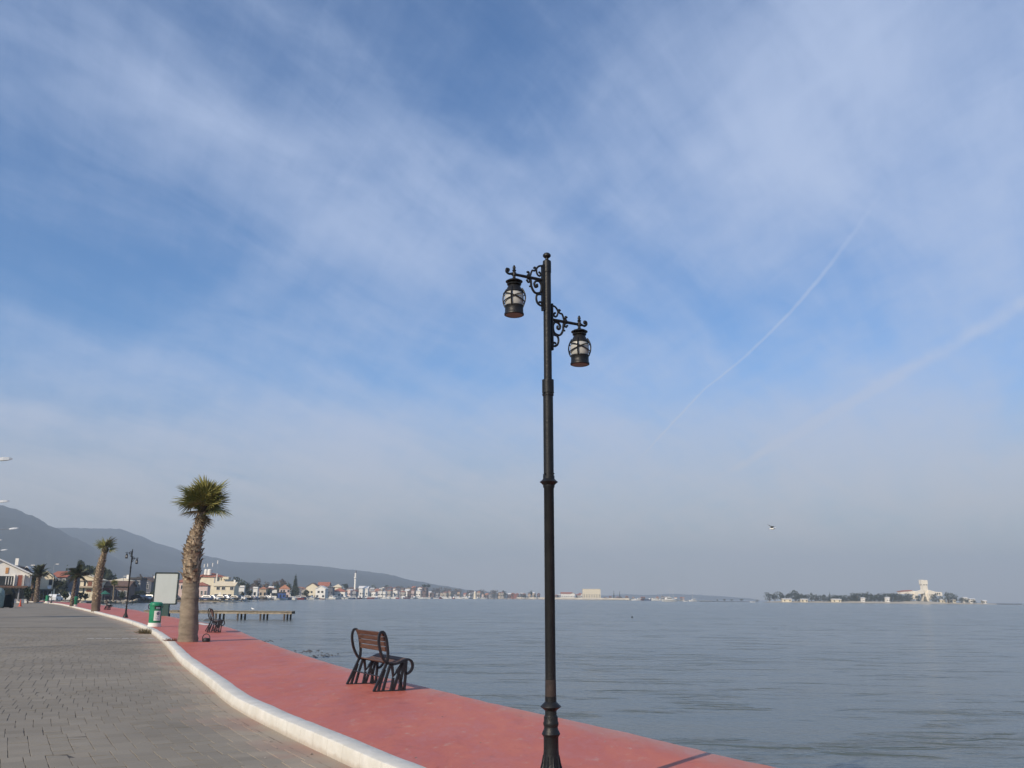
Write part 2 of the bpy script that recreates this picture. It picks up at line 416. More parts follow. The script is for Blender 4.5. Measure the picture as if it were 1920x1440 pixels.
# where along the kerb the near blocks start and stop
def s_of_y(y): return min(range(len(kc)), key=lambda i: abs(kc[i].y - y)) * .5
S_NEAR0, S_NEAR1 = s_of_y(3.5), s_of_y(46.)
road = road_sheet('road', 0, LEN, -.0055, M_JOINT, US); tag(road, kind='structure')
far_ = road_sheet('road_surface', S_NEAR1, LEN, 0., M_PAVER, US); far_.parent = road
near_ = road_sheet('road_surface', 0, S_NEAR0, 0., M_PAVER, US); near_.parent = road
gut = road_sheet('gutter_strip', S_NEAR0, S_NEAR1, -.001, M_PAVER, [0, .06, .12, .18]); gut.parent = road

# blocks one by one near the camera
BL, BW, GAP = .24, .20, .006
blocks = []
rnd = random.Random(3); s_ = S_NEAR0; row = 0
while s_ < S_NEAR1 - BL:
    
    if row % 3 == 0 or rnd.random() < .25: shift = rnd.choice((0, BW / 2, BW / 3, BW * .7))
    u = .18 + shift
    if u > .22: blocks.append((s_, .18, u - .18))
    while u < ROAD_W - BW:
        blocks.append((s_, u, BW)); u += BW
    s_ += BL; row += 1
def block_geo(s_, u, BW):
    g = GAP * rnd.uniform(.5, 1.25); dz = rnd.gauss(0, .0011); tl = rnd.gauss(0, .0016); tw = rnd.gauss(0, .0012); ch = .002
    P = []; kd = []
    gs = g * .35; g *= rnd.choice((.5, .8, 1.2, 1.9))
    for (a, b, sx, sy) in ((gs / 2, g / 2, -1, -1), (BL - gs / 2, g / 2, 1, -1), (BL - gs / 2, BW - g / 2, 1, 1), (gs / 2, BW - g / 2, -1, 1)):
        z = dz + sx * tl + sy * tw
        P.append((a, b, sx, sy, z))
    V = [road_pt(s_ + a, u + b, -.02) for a, b, sx, sy, z in P] + [road_pt(s_ + a, u + b, z - .0025) for a, b, sx, sy, z in P] + \
        [road_pt(s_ + a - sx * ch, u + b - sy * ch, z) for a, b, sx, sy, z in P]
    Fs = [(i, (i + 1) % 4, (i + 1) % 4 + 4, i + 4) for i in range(4)] + [(i + 4, (i + 1) % 4 + 4, (i + 1) % 4 + 8, i + 8) for i in range(4)] + [(8, 9, 10, 11)]
    return V, [f[::-1] for f in Fs] , u
def facing(V, Fs):
    a, b, c = (V[Fs[-1][k]] for k in (0, 1, 2))
    return Fs if (b - a).cross(c - a).z > 0 else [f[::-1] for f in Fs]
def inview(p): return p.y > 8.6 and p.x > -.60 * p.y - 1
blocks.sort(key=lambda b: (not inview(road_pt(*b[:2])), road_pt(*b[:2]).length))
mbs = MB(); kds = []; tns = []
for i, (s_, u, bw) in enumerate(blocks):
    V, Fs, kd = block_geo(s_, u, bw); Fs = facing(V, Fs); tone = min(1, max(0, rnd.gauss(.5, .2)))
    if i < 298:
        o = MB().add(V, Fs).build('paver', M_PAVER, road); attr(o.data, 'kerb_distance', [kd + .1] * 12); attr(o.data, 'tone', [tone] * 12)
    else:
        mbs.add(V, Fs); kds += [kd + .1] * 12; tns += [tone] * 12
o = mbs.build('paver_field', M_PAVER, road); o['kind'] = 'stuff'; attr(o.data, 'kerb_distance', kds); attr(o.data, 'tone', tns)

# worn white marking across the lane
mb = MB(); w0, w1 = Vector((-15.45, 33.6, 0)), Vector((-12.9, 34.35, 0))
for k in range(9):
    a = w0.lerp(w1, k / 9 + .01); b = w0.lerp(w1, (k + .86) / 9); dv = Vector((-.09, .29, 0)) * random.uniform(.5, 1.15)
    mb.add([(a.x, a.y, .004), (b.x, b.y, .004), (b.x + dv.x, b.y + dv.y, .004), (a.x + dv.x * .8, a.y + dv.y * .8, .004)], [(0, 1, 2, 3)])
mk = mb.build('road_marking', mat('worn_road_paint', (.62, .6, .56), .8, .35, 6), road)
# left pavement beyond the road, with its own kerb face
mb = MB()
ii = list(range(0, len(kc), 4))
for i in ii:
    for u, z in ((ROAD_W, -.02), (ROAD_W, .12), (ROAD_W + 3.2, .12), (ROAD_W + 3.2, -.02)):
        p = road_pt(i * .5, u, z); mb.v.append(tuple(p))
for a in range(len(ii) - 1):
    for k in range(3): mb.f.append((a * 4 + k, a * 4 + 4 + k, a * 4 + 5 + k, a * 4 + 1 + k))
tag(mb.build('pavement', mat('grey_paving', (.25, .235, .21), .85, .25, 1.2, .3, 20)), kind='structure')

# kerb of painted stones
kerb = thing('kerb', None, None); tag(kerb, kind='structure')
core = MB()
def kerb_stone(sa, sb):
    mb = MB(); g = .0019; wob = lambda q_, k: mnoise.noise(Vector((q_ * .9, k * 7.7, 0))) * .013 + mnoise.noise(Vector((q_ * 3.1, k * 3.3, 2))) * .006
    prof = [(0, -.05), (.003, .06), (.006, .140), (.016, .156), (.030, .161), (KERB_W - .02, .163), (KERB_W, .150), (KERB_W, -.05)]
    V = []; secs = 3; m = len(prof)
    for k in range(secs):
        t = k / (secs - 1); s_ = sa + g + (sb - sa - 2 * g) * t; en = .0012 if k != 1 else 0; j = wob(s_, 1) * .8; hz = wob(s_, 2)
        for (w, z) in prof:
            V.append(road_pt(s_, -(w + j + (en if z > .1 and w < .1 else 0)), z + (hz - en if z > .1 else 0)))
    Fs = [(k * m + i, k * m + (i + 1) % m, (k + 1) * m + (i + 1) % m, (k + 1) * m + i) for k in range(secs - 1) for i in range(m)]
    Fs += [tuple(range(m))[::-1], tuple(range((secs - 1) * m, secs * m))]
    return mb.add(V, Fs)
s_ = s_of_y(3.0); stones = 0
while s_ < LEN - 1.2:
    st = random.uniform(.44, .56) if road_pt(s_, 0).y < 40 else random.uniform(.9, 1.1)
    o = kerb_stone(s_, s_ + st).build('kerb_stone', M_KERB, kerb, smooth=True, angle=R(34)); stones += 1
    s_ += st
mb = MB()
for i in range(len(kc)):
    for w, z in ((.03, -.05), (.03, .12), (KERB_W - .01, .12)): mb.v.append(tuple(road_pt(i * .5, -w, z)))
for i in range(len(kc) - 1):
    for k in range(2): mb.f.append((i * 3 + k, i * 3 + k + 1, i * 3 + 4 + k, i * 3 + 3 + k))
mb.build('mortar_bed', M_KERB, kerb)

# promenade slab
sea = [Vector((x, y, 0)) for x, y in SEA_EDGE]
inner = [kc[i] - kn[i] * (KERB_W - .005) for i in range(len(kc))]
se = catmull(sea, 10)
rungs = ribbon(inner, se, 900)
mb = MB(); NW = 9
for a, b in rungs:
    for k in range(NW):
        p = a.lerp(b, k / (NW - 1)); mb.v.append((p.x, p.y, PZ - .012 * k / (NW - 1) + .004 * mnoise.noise(Vector((p.x * .8, p.y * .8, 0)))))
    dirn = (b - a).normalized(); jg = .022 * mnoise.noise(Vector((b.x * 3.1, b.y * 3.1, 0))); mb.v[-1] = (b.x + dirn.x * jg, b.y + dirn.y * jg, PZ - .012 + jg * .3)
    mb.v.append((b.x + dirn.x * (.03 + jg), b.y + dirn.y * (.03 + jg), PZ - .05)); mb.v.append((b.x + dirn.x * .03, b.y + dirn.y * .03, -1.2))
w = NW + 2
for i in range(len(rungs) - 1):
    for k in range(NW): mb.f.append((i * w + k, i * w + k + 1, (i + 1) * w + k + 1, (i + 1) * w + k))
prom = mb.build('promenade', M_RED, smooth=True, angle=R(35)); attr(prom.data, 'edge', [min(1, k / (NW - 1)) for _ in rungs for k in range(NW + 2)]); tag(prom, kind='structure')
mb = MB()
for a, b in rungs:
    dirn = (b - a).normalized()
    for o_, z in ((.03, PZ - .05), (.05, -1.3)): mb.v.append((b.x + dirn.x * o_, b.y + dirn.y * o_, z))
for i in range(len(rungs) - 1): mb.f.append((i * 2, i * 2 + 1, i * 2 + 3, i * 2 + 2))
sw = mb.build('sea_wall', M_CONC, prom)

# whitish painted rim where the edge bends by the palm
e0, e1 = Vector((-16.3, 48.6, PZ + .001)), Vector((-14.6, 45.3, PZ + .001)); mb = MB()
for i in range(9):
    p = e0.lerp(e1, i / 8); j = .05 * mnoise.noise(Vector((i * 1.7, 0, 0))); mb.v += [(p.x - .42 + j, p.y - .2, p.z), (p.x - .06, p.y - .03, p.z)]
mb.f = [(i * 2, i * 2 + 2, i * 2 + 3, i * 2 + 1) for i in range(8)]
mb.build('edge_paint', M_KERB, prom)
# ------------------------------------------------------------------ lamp posts
M_IRON = mat('black_iron_paint', (.007, .0075, .009), .46, .3, 9, .15, 60, spec=.32, col2=(.014, .014, .014))
M_FROST = mat('frosted_glass', (.40, .39, .355), .35, .06, 8)
M_LENS = mat('lamp_underside', (.20, .13, .10), .5, .2, 12)
M_RUST = mat('rust_patch', (.026, .017, .014), .8, .4, 20)

LANTERN = [(.012, .0), (.012, -.03), (.020, -.040), (.050, -.050), (.070, -.062), (.069, -.067), (.046, -.071), (.042, -.078), (.059, -.084), (.057, -.092), (.046, -.097),
           (.050, -.104), (.060, -.126), (.077, -.150), (.080, -.158), (.070, -.162)]
def arc(cx, cz, r0, r1, a0, a1, n=14):
    return [(cx + (r0 + (r1 - r0) * i / n) * math.cos(R(a0 + (a1 - a0) * i / n)), cz + (r0 + (r1 - r0) * i / n) * math.sin(R(a0 + (a1 - a0) * i / n))) for i in range(n + 1)]
# scroll lines of the bracket drawn in metres: s outward from the post, z from the arm's middle
SCROLLS = [([(.005, .125), (.035, .115), (.058, .085), (.052, .045), (.030, .03), (.018, .048), (.028, .062)], .0065),
           ([(.085, .088), (.072, .098), (.066, .084), (.078, .068), (.098, .066), (.11, .045), (.118, .02), (.14, .01)], .0065),
           ([(.150, .042), (.135, .046), (.132, .03), (.145, .014)], .0065), ([(.15, -.03), (.14, -.044), (.127, -.036), (.13, -.012)], .006),
           ([(.118, -.005), (.112, -.04), (.108, -.075), (.085, -.115), (.055, -.125), (.018, -.105), (.010, -.05), (.030, -.018), (.062, -.020), (.080, -.045), (.070, -.072), (.052, -.066), (.054, -.05)], .0075),
           ([(.118, -.075), (.128, -.078)], .006),
           ([(.018, -.128), (.05, -.135), (.062, -.165), (.052, -.205), (.022, -.225), (.004, -.214), (.016, -.196), (.030, -.198)], .0075)]
def bracket_mb():
    b = MB()
    b.tube([(0, 0, 0), (.15, 0, 0), (.30, 0, 0)], [.014, .0135, .012], 8)
    b.tube([(.118, 0, .0), (.135, 0, .0), (.152, 0, 0)], [.014, .020, .014], 8)
    for P, r in SCROLLS:
        b.tube(catmull([(s, 0, z) for s, z in P], 6), r * 1.32, 6)
    b.tube(catmull([(.30, 0, 0), (.325, 0, -.004), (.347, 0, .012), (.343, 0, .034), (.325, 0, .034), (.327, 0, .020)], 6), [.010] * 24 + [.011] * 7, 6)
    for p in ((.030, .062), (.145, .043), (.054, -.05), (.03, -.198), (.327, .02), (.15, -.03)):
        b.lathe([(.001, -.011), (.010, -.004), (.010, .004), (.001, .011)], 8, (p[0], 0, p[1]))
    return b
def add_lamp_head(root, side, z):
    """one arm with its hanging lantern; side is the unit direction of the arm"""
    th = math.atan2(side[1], side[0]); Mz = Matrix.Rotation(th, 3, 'Z')
    def place(b, off=(0, 0, 0)):
        b.v = [tuple(Mz @ (Vector(v) + Vector(off)) + Vector((0, 0, z))) for v in b.v]; return b
    plate = MB().box((.040, 0, -.065), (.014, .040, .40)); plate.box((.049, 0, -.065), (.006, .026, .37))
    pl_ = place(plate).build('mounting_plate', M_IRON, root)
    place(bracket_mb(), (.045, 0, 0)).build('bracket', M_IRON, root, smooth=True)
    X = .318
    def at_lamp(b, dz=0): return place(b, (X, 0, dz))
    hood = MB().lathe([(.002, .080), (.008, .074), (.014, .056), (.010, .042), (.017, .034), (.012, .022), (.018, .012), (.018, -.012)], 14)   # acorn finial above the arm
    hood.lathe(LANTERN, 28)
    lan = at_lamp(hood).build('lantern', M_IRON, root, smooth=True)
    g = MB().lathe([(.070, -.158), (.076, -.18), (.079, -.21), (.077, -.24), (.071, -.266), (.067, -.276)], 28)
    at_lamp(g).build('lantern_glass', M_FROST, lan, smooth=True)
    bs = MB().lathe([(.066, -.270), (.076, -.271), (.078, -.279), (.074, -.286), (.075, -.330), (.080, -.337), (.080, -.348), (.072, -.352), (.072, -.345)], 28, cap=False)
    at_lamp(bs).build('lantern_base', M_IRON, lan, smooth=True)
    at_lamp(MB().lathe([(.001, -.350), (.072, -.3485), (.072, -.342)], 28)).build('underside_lens', M_LENS, lan, smooth=True)
    cage = MB()
    for k in range(4):                                      # bars bowed out from hood to base
        a = R(45 + 90 * k); P = [(.066, -.126), (.080, -.15), (.091, -.18), (.094, -.21), (.089, -.245), (.076, -.278)]
        cage.tube(catmull([(r * math.cos(a), r * math.sin(a), zz) for r, zz in P], 4), .0058, 6)
    for tilt in (1, -1):                                    # two tilted rings
        P = []
        for k in range(33):
            a = 2 * math.pi * k / 32; P.append((.086 * math.cos(a), .086 * math.sin(a), -.205 + tilt * .036 * math.cos(a + .5)))
        cage.tube(P, .0047, 6, cap=False)
    at_lamp(cage).build('guard_cage', M_IRON, lan, smooth=True)

NRM = Vector((.866, .5, 0)); ALG = Vector((-.5, .866, 0))       # across and along the near promenade
POST = [(.175, 0), (.175, .03), (.150, .05), (.135, .10), (.112, .15), (.076, .22), (.063, .28), (.058, .34), (.0555, .37), (.055, .455), (.058, .462), (.069, .478),
        (.064, .49), (.053, .512), (.051, .528), (.057, .542), (.058, .555), (.053, .566), (.052, .60), (.044, .612), (.043, .64), (.052, .65), (.078, .668), (.074, .676),
        (.048, .70), (.043, .705), (.043, .74), (.040, .742), (.0395, 2.30), (.046, 2.312), (.046, 2.325), (.058, 2.338), (.073, 2.350), (.058, 2.362), (.046, 2.375),
        (.046, 2.40), (.0405, 2.402), (.0405, 3.045), (.046, 3.05), (.046, 3.06), (.0435, 3.062), (.0435, 3.07), (.048, 3.072), (.048, 3.18), (.033, 3.185),
        (.0325, 4.10), (.0355, 4.105), (.0355, 4.19), (.034, 4.205), (.018, 4.215), (.014, 4.222), (.014, 4.232), (.024, 4.238), (.034, 4.250), (.033, 4.262), (.022, 4.275), (.004, 4.283)]
def lamp_post(loc, rz, label):
    t = thing('lamp_post', label, 'street lamp', loc, rz, 'black lantern lamp posts on the promenade')
    MB().lathe(POST, 28).build('post', M_IRON, t, smooth=True, angle=R(30))
    rel = MB()                                              # raised leaves round the flared foot
    for k in range(10):
        a = 2 * math.pi * k / 10
        P = [(.130, .105), (.112, .15), (.078, .22), (.064, .28), (.058, .33)]
        rel.tube([(r * math.cos(a), r * math.sin(a), z) for r, z in P], [.010, .013, .009, .007, .004], 5)
    rel.build('foot_leaves', M_IRON, t, smooth=True)
    MB().lathe([(.0415, .742), (.0412, .80), (.0405, .86), (.0402, .862)], 20, cap=False).build('rust_band', M_RUST, t, smooth=True)
    bm_ = MB().tube([(-.008, 0, 0), (.012, 0, 0)], .006, 6).mesh('bolt', M_IRON)
    for z, r in ((2.412, .042), (3.066, .046)):
        for k in range(4):
            a = R(20 + 90 * k); link('bolt', bm_, t, (r * math.cos(a), r * math.sin(a), z)).rotation_euler = (0, 0, a)
    add_lamp_head(t, (-1, 0), 4.03); add_lamp_head(t, (1, 0), 3.70)
    return t
AX = math.atan2(.5, .866)
lamp0 = lamp_post((.318, 7.0, PZ - .008), AX, 'tall black lamp post with two lanterns in the foreground, nearest the camera')
lamp0.rotation_euler = (0, R(-.55), AX)
dup(lamp0, (-24.36, 58.06, PZ - .005), R(20), 'black lamp post between the leaning palm and the green litter bin')
dup(lamp0, (-56.4, 118.5, PZ - .005), R(8), 'distant black lamp post right beside the slim palm with drooping crown')
dup(lamp0, (-70.6, 140.5, PZ - .005), R(5), 'farthest black lamp post, in front of the cream house with a dish')

# ------------------------------------------------------------------ benches
M_BIRON = mat('bench_iron', (.013, .013, .015), .45, .3, 9, spec=.5)
M_SLAT = mat('bench_wood', (.066, .031, .020), .65, .35, 4, .4, 14, stretch=(9, 1, 9), col2=(.15, .078, .048))
def bench(loc, rz, label):
    """local x: towards the sea, y: along the promenade"""
    t = thing('bench', label, 'bench', loc, rz, 'wooden slat benches facing the sea')
    HWY = .655
    back = [(.205, .43), (.212, .55), (.200, .66), (.182, .76), (.158, .84), (.125, .895), (.090, .905), (.062, .880), (.048, .82), (.050, .74), (.074, .63), (.110, .54), (.158, .46), (.20, .42)]
    seat = [(.19, .43), (.24, .415), (.30, .405), (.37, .415), (.44, .440), (.50, .468), (.55, .475), (.605, .455), (.638, .405), (.640, .345), (.612, .295), (.575, .265), (.54, .255), (.525, .285)]
    for sd in (-1, 1):
        y = sd * HWY; b = MB(); side = (0, 1, 0)
        def s2(P, w=.042, th=.036, cat=True): b.strap(catmull([(u, y, z) for u, z in P], 4) if cat else [(u, y, z) for u, z in P], w, th, side)
        s2(back); s2(seat)
        b.build('side_frame', M_BIRON, t)
        lg = MB()
        for P in ([(.200, .43), (.10, .215), (.0, .004)], [(.262, .41), (.20, .2), (.15, .004)], [(.17, .33), (.10, .10), (.075, .004)],
                  [(.285, .41), (.318, .215), (.38, .30), (.475, .43)], [(.318, .20), (.295, .06), (.28, .004)], [(.46, .43), (.39, .21), (.325, .004)],
                  [(.505, .455), (.46, .22), (.425, .004)], [(.53, .465), (.525, .22), (.512, .004)], [(.41, .25), (.445, .12), (.47, .004)]):
            lg.strap([(u, y, z) for u, z in P], .042, .036, side)
        lg.strap([(-.01, y, .008), (.53, y, .008)], .05, .012, side)
        lg.build('leg_lattice', M_BIRON, t)
    def slat(P0, P1, th=.022):
        (u0, z0), (u1, z1) = P0, P1
        d = Vector((u1 - u0, 0, z1 - z0)); l = d.length; d.normalize(); n_ = Vector((-d.z, 0, d.x)); c = Vector(((u0 + u1) / 2, 0, (z0 + z1) / 2)); h = HWY - .018; ch = .005
        V = []
        for yy in (-h, h):
            for a, bb in ((-l / 2, -th / 2 + ch), (-l / 2 + ch, -th / 2), (l / 2 - ch, -th / 2), (l / 2, -th / 2 + ch), (l / 2, th / 2 - ch), (l / 2 - ch, th / 2), (-l / 2 + ch, th / 2), (-l / 2, th / 2 - ch)):
                p = c + d * a + n_ * bb; V.append((p.x, yy, p.z))
        b = MB().add(V, [(i, (i + 1) % 8, (i + 1) % 8 + 8, i + 8) for i in range(8)] + [tuple(range(8))[::-1], tuple(range(8, 16))])
        return b
    for P in (((.215, .595), (.198, .665)), ((.194, .678), (.176, .745)), ((.172, .757), (.146, .823)), ((.146, .833), (.108, .898))):
        slat(*P).build('back_slat', M_SLAT, t)
    for P in (((.215, .432), (.285, .418)), ((.295, .417), (.362, .424)), ((.372, .427), (.438, .449)), ((.447, .453), (.512, .482)), ((.520, .485), (.592, .474))):
        slat(*P).build('seat_slat', M_SLAT, t)
    cr = MB().tube([(.33, -HWY, .398), (.33, HWY, .398)], .012, 8); cr.tube([(.10, -HWY, .22), (.10, HWY, .22)], .010, 8)
    cr.build('cross_rod', M_BIRON, t)
    return t
bench0 = bench((-2.44, 15.24, PZ - .006), R(28.5), 'nearest slat bench with dark iron scroll frame, facing the sea')
dup(bench0, (-12.25, 37.1, PZ - .006), math.atan2(.36, .93), 'slat bench right of the thick palm trunk, in front of the wooden jetty')
dup(bench0, (-38.3, 86.3, PZ - .008), math.atan2(.45, .89), 'dark slat bench just right of the leaning palm')
dup(bench0, (-52.9, 116.2, PZ - .008), math.atan2(.5, .87), 'dark bench far along the promenade, right of the green bin')
dup(bench0, (-68.2, 143.2, PZ - .008), math.atan2(.5, .87), 'farthest dark bench, near the end of the promenade')

# ------------------------------------------------------------------ litter bins
M_BGREEN = mat('bin_green_plastic', (.012, .20, .095), .42, .18, 5, col2=(.016, .23, .115))
M_BWHITE = mat('bin_white', (.72, .70, .64), .55, .1, 6)
M_BLACK = mat('black_rubber', (.012, .012, .013), .6, .2, 8)
M_NAVY = mat('navy_print', (.02, .03, .085), .5, .1, 8)
M_GREYP = mat('grey_print', (.36, .37, .40), .5, .1, 8)
M_STEEL = mat('galvanised_steel', (.42, .43, .44), .4, .15, 6, metal=.7)
def litter_bin(loc, rz, label):
    t = thing('litter_bin', label, 'litter bin', loc, rz, 'green and white litter bins')
    r = .275
    MB().lathe([(r + .012, 0), (r + .016, .03), (r + .016, .09), (r + .004, .10), (r + .004, .125), (r + .010, .13), (r + .010, .175), (r - .01, .18)], 32).build('base_ring', M_BWHITE, t, smooth=True, angle=R(25))
    MB().lathe([(r - .012, .175), (r - .008, .19), (r - .002, .6), (r, .92), (r + .002, .95), (r - .01, .952)], 32, cap=False).build('body', M_BGREEN, t, smooth=True, angle=R(25))
    lid = MB().lathe([(r + .012, .93), (r + .026, .94), (r + .028, 1.0), (r + .016, 1.05), (r - .03, 1.085), (r - .05, 1.10), (.12, 1.112), (.01, 1.115)], 32)
    l_ = lid.build('lid', M_BGREEN, t, smooth=True, angle=R(25))
    def patch(a0, a1, z0, z1, rr, n=8):
        b = MB()
        for i in range(n + 1):
            a = R(a0 + (a1 - a0) * i / n)
            b.v += [(rr * math.cos(a), rr * math.sin(a), z0), (rr * math.cos(a), rr * math.sin(a), z1)]
        b.f = [(2 * i, 2 * i + 2, 2 * i + 3, 2 * i + 1) for i in range(n)]; return b
    fr = patch(-32, 32, .79, .945, r + .006); fr.build('slot_frame', M_BLACK, t)
    patch(-18, 20, .80, .885, r + .010).build('slot_plate', M_STEEL, t)
    lb = patch(-31, 31, .28, .72, r + .007).build('label_panel', M_BWHITE, t)
    d = MB(); rr = r + .010                                    # round emblem and lines of print
    def onto(a, z): return (rr * math.cos(R(a)), rr * math.sin(R(a)), z)
    ring = [onto(4 + 13.5 * math.cos(R(k * 15)), .60 + .064 * math.sin(R(k * 15))) for k in range(24)]
    inn = [onto(4 + 6 * math.cos(R(k * 15)), .60 + .030 * math.sin(R(k * 15))) for k in range(24)]
    d.add(ring + inn, [(k, (k + 1) % 24, (k + 1) % 24 + 24, k + 24) for k in range(24)])
    d.add([onto(4 + a, .60 + z) for a, z in ((-2.4, -.016), (2.4, -.016), (3, .004), (0, .02), (-3, .004))], [(0, 1, 2, 3, 4)])
    d.build('emblem', M_NAVY, lb)
    e = MB()
    for z, a0, a1 in ((.485, -16, 22), (.46, -14, 20), (.415, -20, 24), (.395, -18, 25), (.375, -20, 14), (.345, -12, 17)):
        e.add([onto(a0, z - .006), onto((a0 + a1) / 2, z - .006), onto(a1, z - .006), onto(a1, z + .006), onto((a0 + a1) / 2, z + .006), onto(a0, z + .006)], [(0, 1, 2, 3, 4, 5)])
    e.build('print_line', M_GREYP, lb)
    for a in (100, -100):
        c_ = Vector((math.cos(R(a)), math.sin(R(a)), 0)); h = MB()
        h.tube([c_ * r + Vector((0, 0, 1.0)), c_ * (r + .05) + Vector((0, 0, 1.0)), c_ * (r + .055) + Vector((0, 0, .86)), c_ * r + Vector((0, 0, .80))], .018, 8)
        h.build('handle', M_BLACK, t, smooth=True)
    return t
bin0 = litter_bin((-16.40, 42.36, PZ - .006), math.atan2(-.92, .38) + R(18), 'green litter bin with white label, in front of the blank poster panel')
dup(bin0, (-52.2, 109.6, PZ - .005), R(150), 'green and white bin beside the slim palm with drooping crown')
dup(bin0, (-77.4, 152.6, PZ - .005), R(95), 'distant green bin just right of the broad dark palm')
dup(bin0, (-89.0, 167.5, PZ - .005), R(-60), 'farthest pale bin, left of the broad dark palm')

# ------------------------------------------------------------------ poster panel
M_PFRAME = mat('dark_green_frame', (.012, .026, .024), .4, .2, 5)
M_PANEL = mat('blank_poster_sheet', (.43, .475, .45), .35, .05, 1.6, stretch=(1, 1, .5))
t = thing('poster_panel', 'blank pale poster panel in a dark frame on a green pedestal', 'sign panel', (-24.25, 64.1, PZ - .006), R(2))
MB().prism([(-.32, 0), (.34, 0), (.34, .78), (-.32, .78)], -.14, .14).build('pedestal', mat('pedestal_green', (.016, .055, .045), .5, .2, 4), t)
fw, z0, z1 = .84, .76, 2.98
def rounded(hw, z0, z1, r, n=5):
    P = []
    for cx, cz, a0 in ((hw - r, z0 + r, -90), (hw - r, z1 - r, 0), (-hw + r, z1 - r, 90), (-hw + r, z0 + r, 180)):
        P += [(cx + r * math.cos(R(a0 + 90 * i / n)), cz + r * math.sin(R(a0 + 90 * i / n))) for i in range(n + 1)]
    return P
f = MB(); O = rounded(fw, z0, z1, .10); I = rounded(fw - .075, z0 + .085, z1 - .085, .05); n_ = len(O)
V = [(u, -.09, w) for u, w in O] + [(u, -.09, w) for u, w in I] + [(u, .09, w) for u, w in O] + [(u, -.05, w) for u, w in I]
f.add(V, [(i, (i + 1) % n_, (i + 1) % n_ + n_, i + n_) for i in range(n_)] + [(i + 2 * n_, (i + 1) % n_ + 2 * n_, (i + 1) % n_, i) for i in range(n_)] +
      [(i + n_, (i + 1) % n_ + n_, (i + 1) % n_ + 3 * n_, i + 3 * n_) for i in range(n_)] + [tuple(range(2 * n_, 3 * n_))])
f.build('frame', M_PFRAME, t)
MB().add([(u, -.055, w) for u, w in rounded(fw - .07, z0 + .08, z1 - .08, .05)], [tuple(range(n_))]).build('blank_sheet', M_PANEL, t)
for u, w in ((fw - .04, 1.2), (fw - .04, 2.5)):
    MB().box((u, -.094, w), (.02, .01, .06)).build('latch', M_STEEL, t)

# ------------------------------------------------------------------ palms
M_BARK = mat('palm_bark', (.20, .16, .115), .95, .35, 2.2, .9, 14, stretch=(1, 1, 2.5), col2=(.29, .235, .17))
M_STUB = mat('palm_leaf_stub', (.11, .06, .034), .85, .45, 7, .4, 20, col2=(.56, .44, .30))
M_FROND = mat('palm_frond', (.10, .118, .024), .42, .3, 3, col2=(.26, .245, .07))
M_FRONDY = mat('lit_yellow_palm_frond', (.19, .19, .05), .45, .3, 3, col2=(.36, .32, .11))  # lighter copy of the frond: yellowing and sunlit tone in one colour
M_FRONDD = mat('dark_palm_frond', (.035, .045, .016), .5, .3, 3, col2=(.06, .068, .026))
M_DRY = mat('dry_palm_frond', (.27, .20, .10), .8, .35, 4, col2=(.36, .29, .16))
def fan_leaf(seed, nb=30, pet=.42, bl=.72, spread=128, droop=.30, dead=False):
    r_ = random.Random(seed); b = MB()
    if pet > .02: b.tube([(0, 0, 0), (pet * .5, 0, .012), (pet, 0, 0)], [.016, .012, .010], 5)
    for k in range(nb):
        a = R(-spread + 2 * spread * k / (nb - 1)); l = bl * (1 - .38 * (abs(a) / R(spread)) ** 2) * r_.uniform(.88, 1.06)
        d = Vector((math.cos(a), math.sin(a), 0)); p = Vector((-d.y, d.x, 0)); w = bl * R(spread) / nb * .60
        fold = .5 if k % 2 else -.5; dr = droop * r_.uniform(.5, 1.6)
        rows = []
        for t, ww in ((0, .10), (.3, .62), (.55, .72), (.80, .42), (1., .03)):
            z = -dr * l * t ** 2.4 - (.08 * l * (1 - math.cos(a)) * t)
            c_ = Vector((pet, 0, 0)) + d * l * t * (1 - .12 * t * dr) + Vector((0, 0, z))
            rows.append([c_ - p * w * ww, c_ + Vector((0, 0, w * ww * fold * .9)), c_ + p * w * ww])
        V = [q for rw in rows for q in rw]
        b.add(V, [(i * 3 + j, i * 3 + j + 1, i * 3 + 4 + j, i * 3 + 3 + j) for i in range(4) for j in range(2)])
    return b
def feather_leaf(seed, n=26, ln_=2.2):
    """arching pinnate-looking frond for the far palms"""
    r_ = random.Random(seed); b = MB(); P = [Vector((ln_ * t * (1 - .10 * t * t), 0, .35 * ln_ * t - .62 * ln_ * t * t)) for t in [i / n for i in range(n + 1)]]
    b.tube(P[::3], [.03 * (1 - i / len(P[::3])) + .006 for i in range(len(P[::3]))], 4)
    for i in range(3, n + 1):
        t = i / n; L_ = ln_ * .30 * math.sin(math.pi * min(1, .12 + .88 * t) ** .8) + .08
        for sd in (-1, 1):
            d = Vector((.75, sd, -.45 + r_.uniform(-.15, .15))).normalized() * L_ * r_.uniform(.8, 1.1); w = Vector((.045, 0, 0))
            b.add([P[i] - w, P[i] + w, P[i] + d * .6 + w * .8, P[i] + d, P[i] + d * .6 - w * .8], [(0, 1, 2, 3, 4)])
    return b
FAN = [fan_leaf(k, 24, .36 + .06 * (k % 3), .70 + .05 * (k % 2), 105, .16).mesh('palm_leaf', M_FROND if k % 3 else M_FRONDY) for k in range(5)]
FANL = [fan_leaf(20 + k, 14, .4, .8, 105, .2).mesh('palm_leaf', M_FROND if k else M_FRONDY) for k in range(3)]
FANDRY = [fan_leaf(40 + k, 22, .3, .62, 110, .9).mesh('dry_palm_leaf', M_DRY) for k in range(2)]
FEATH = [feather_leaf(60 + k).mesh('palm_leaf', M_FRONDD) for k in range(3)]
FANDARK = [fan_leaf(80 + k, 16, .5, .9, 120, .55).mesh('palm_leaf', M_FRONDD) for k in range(3)]
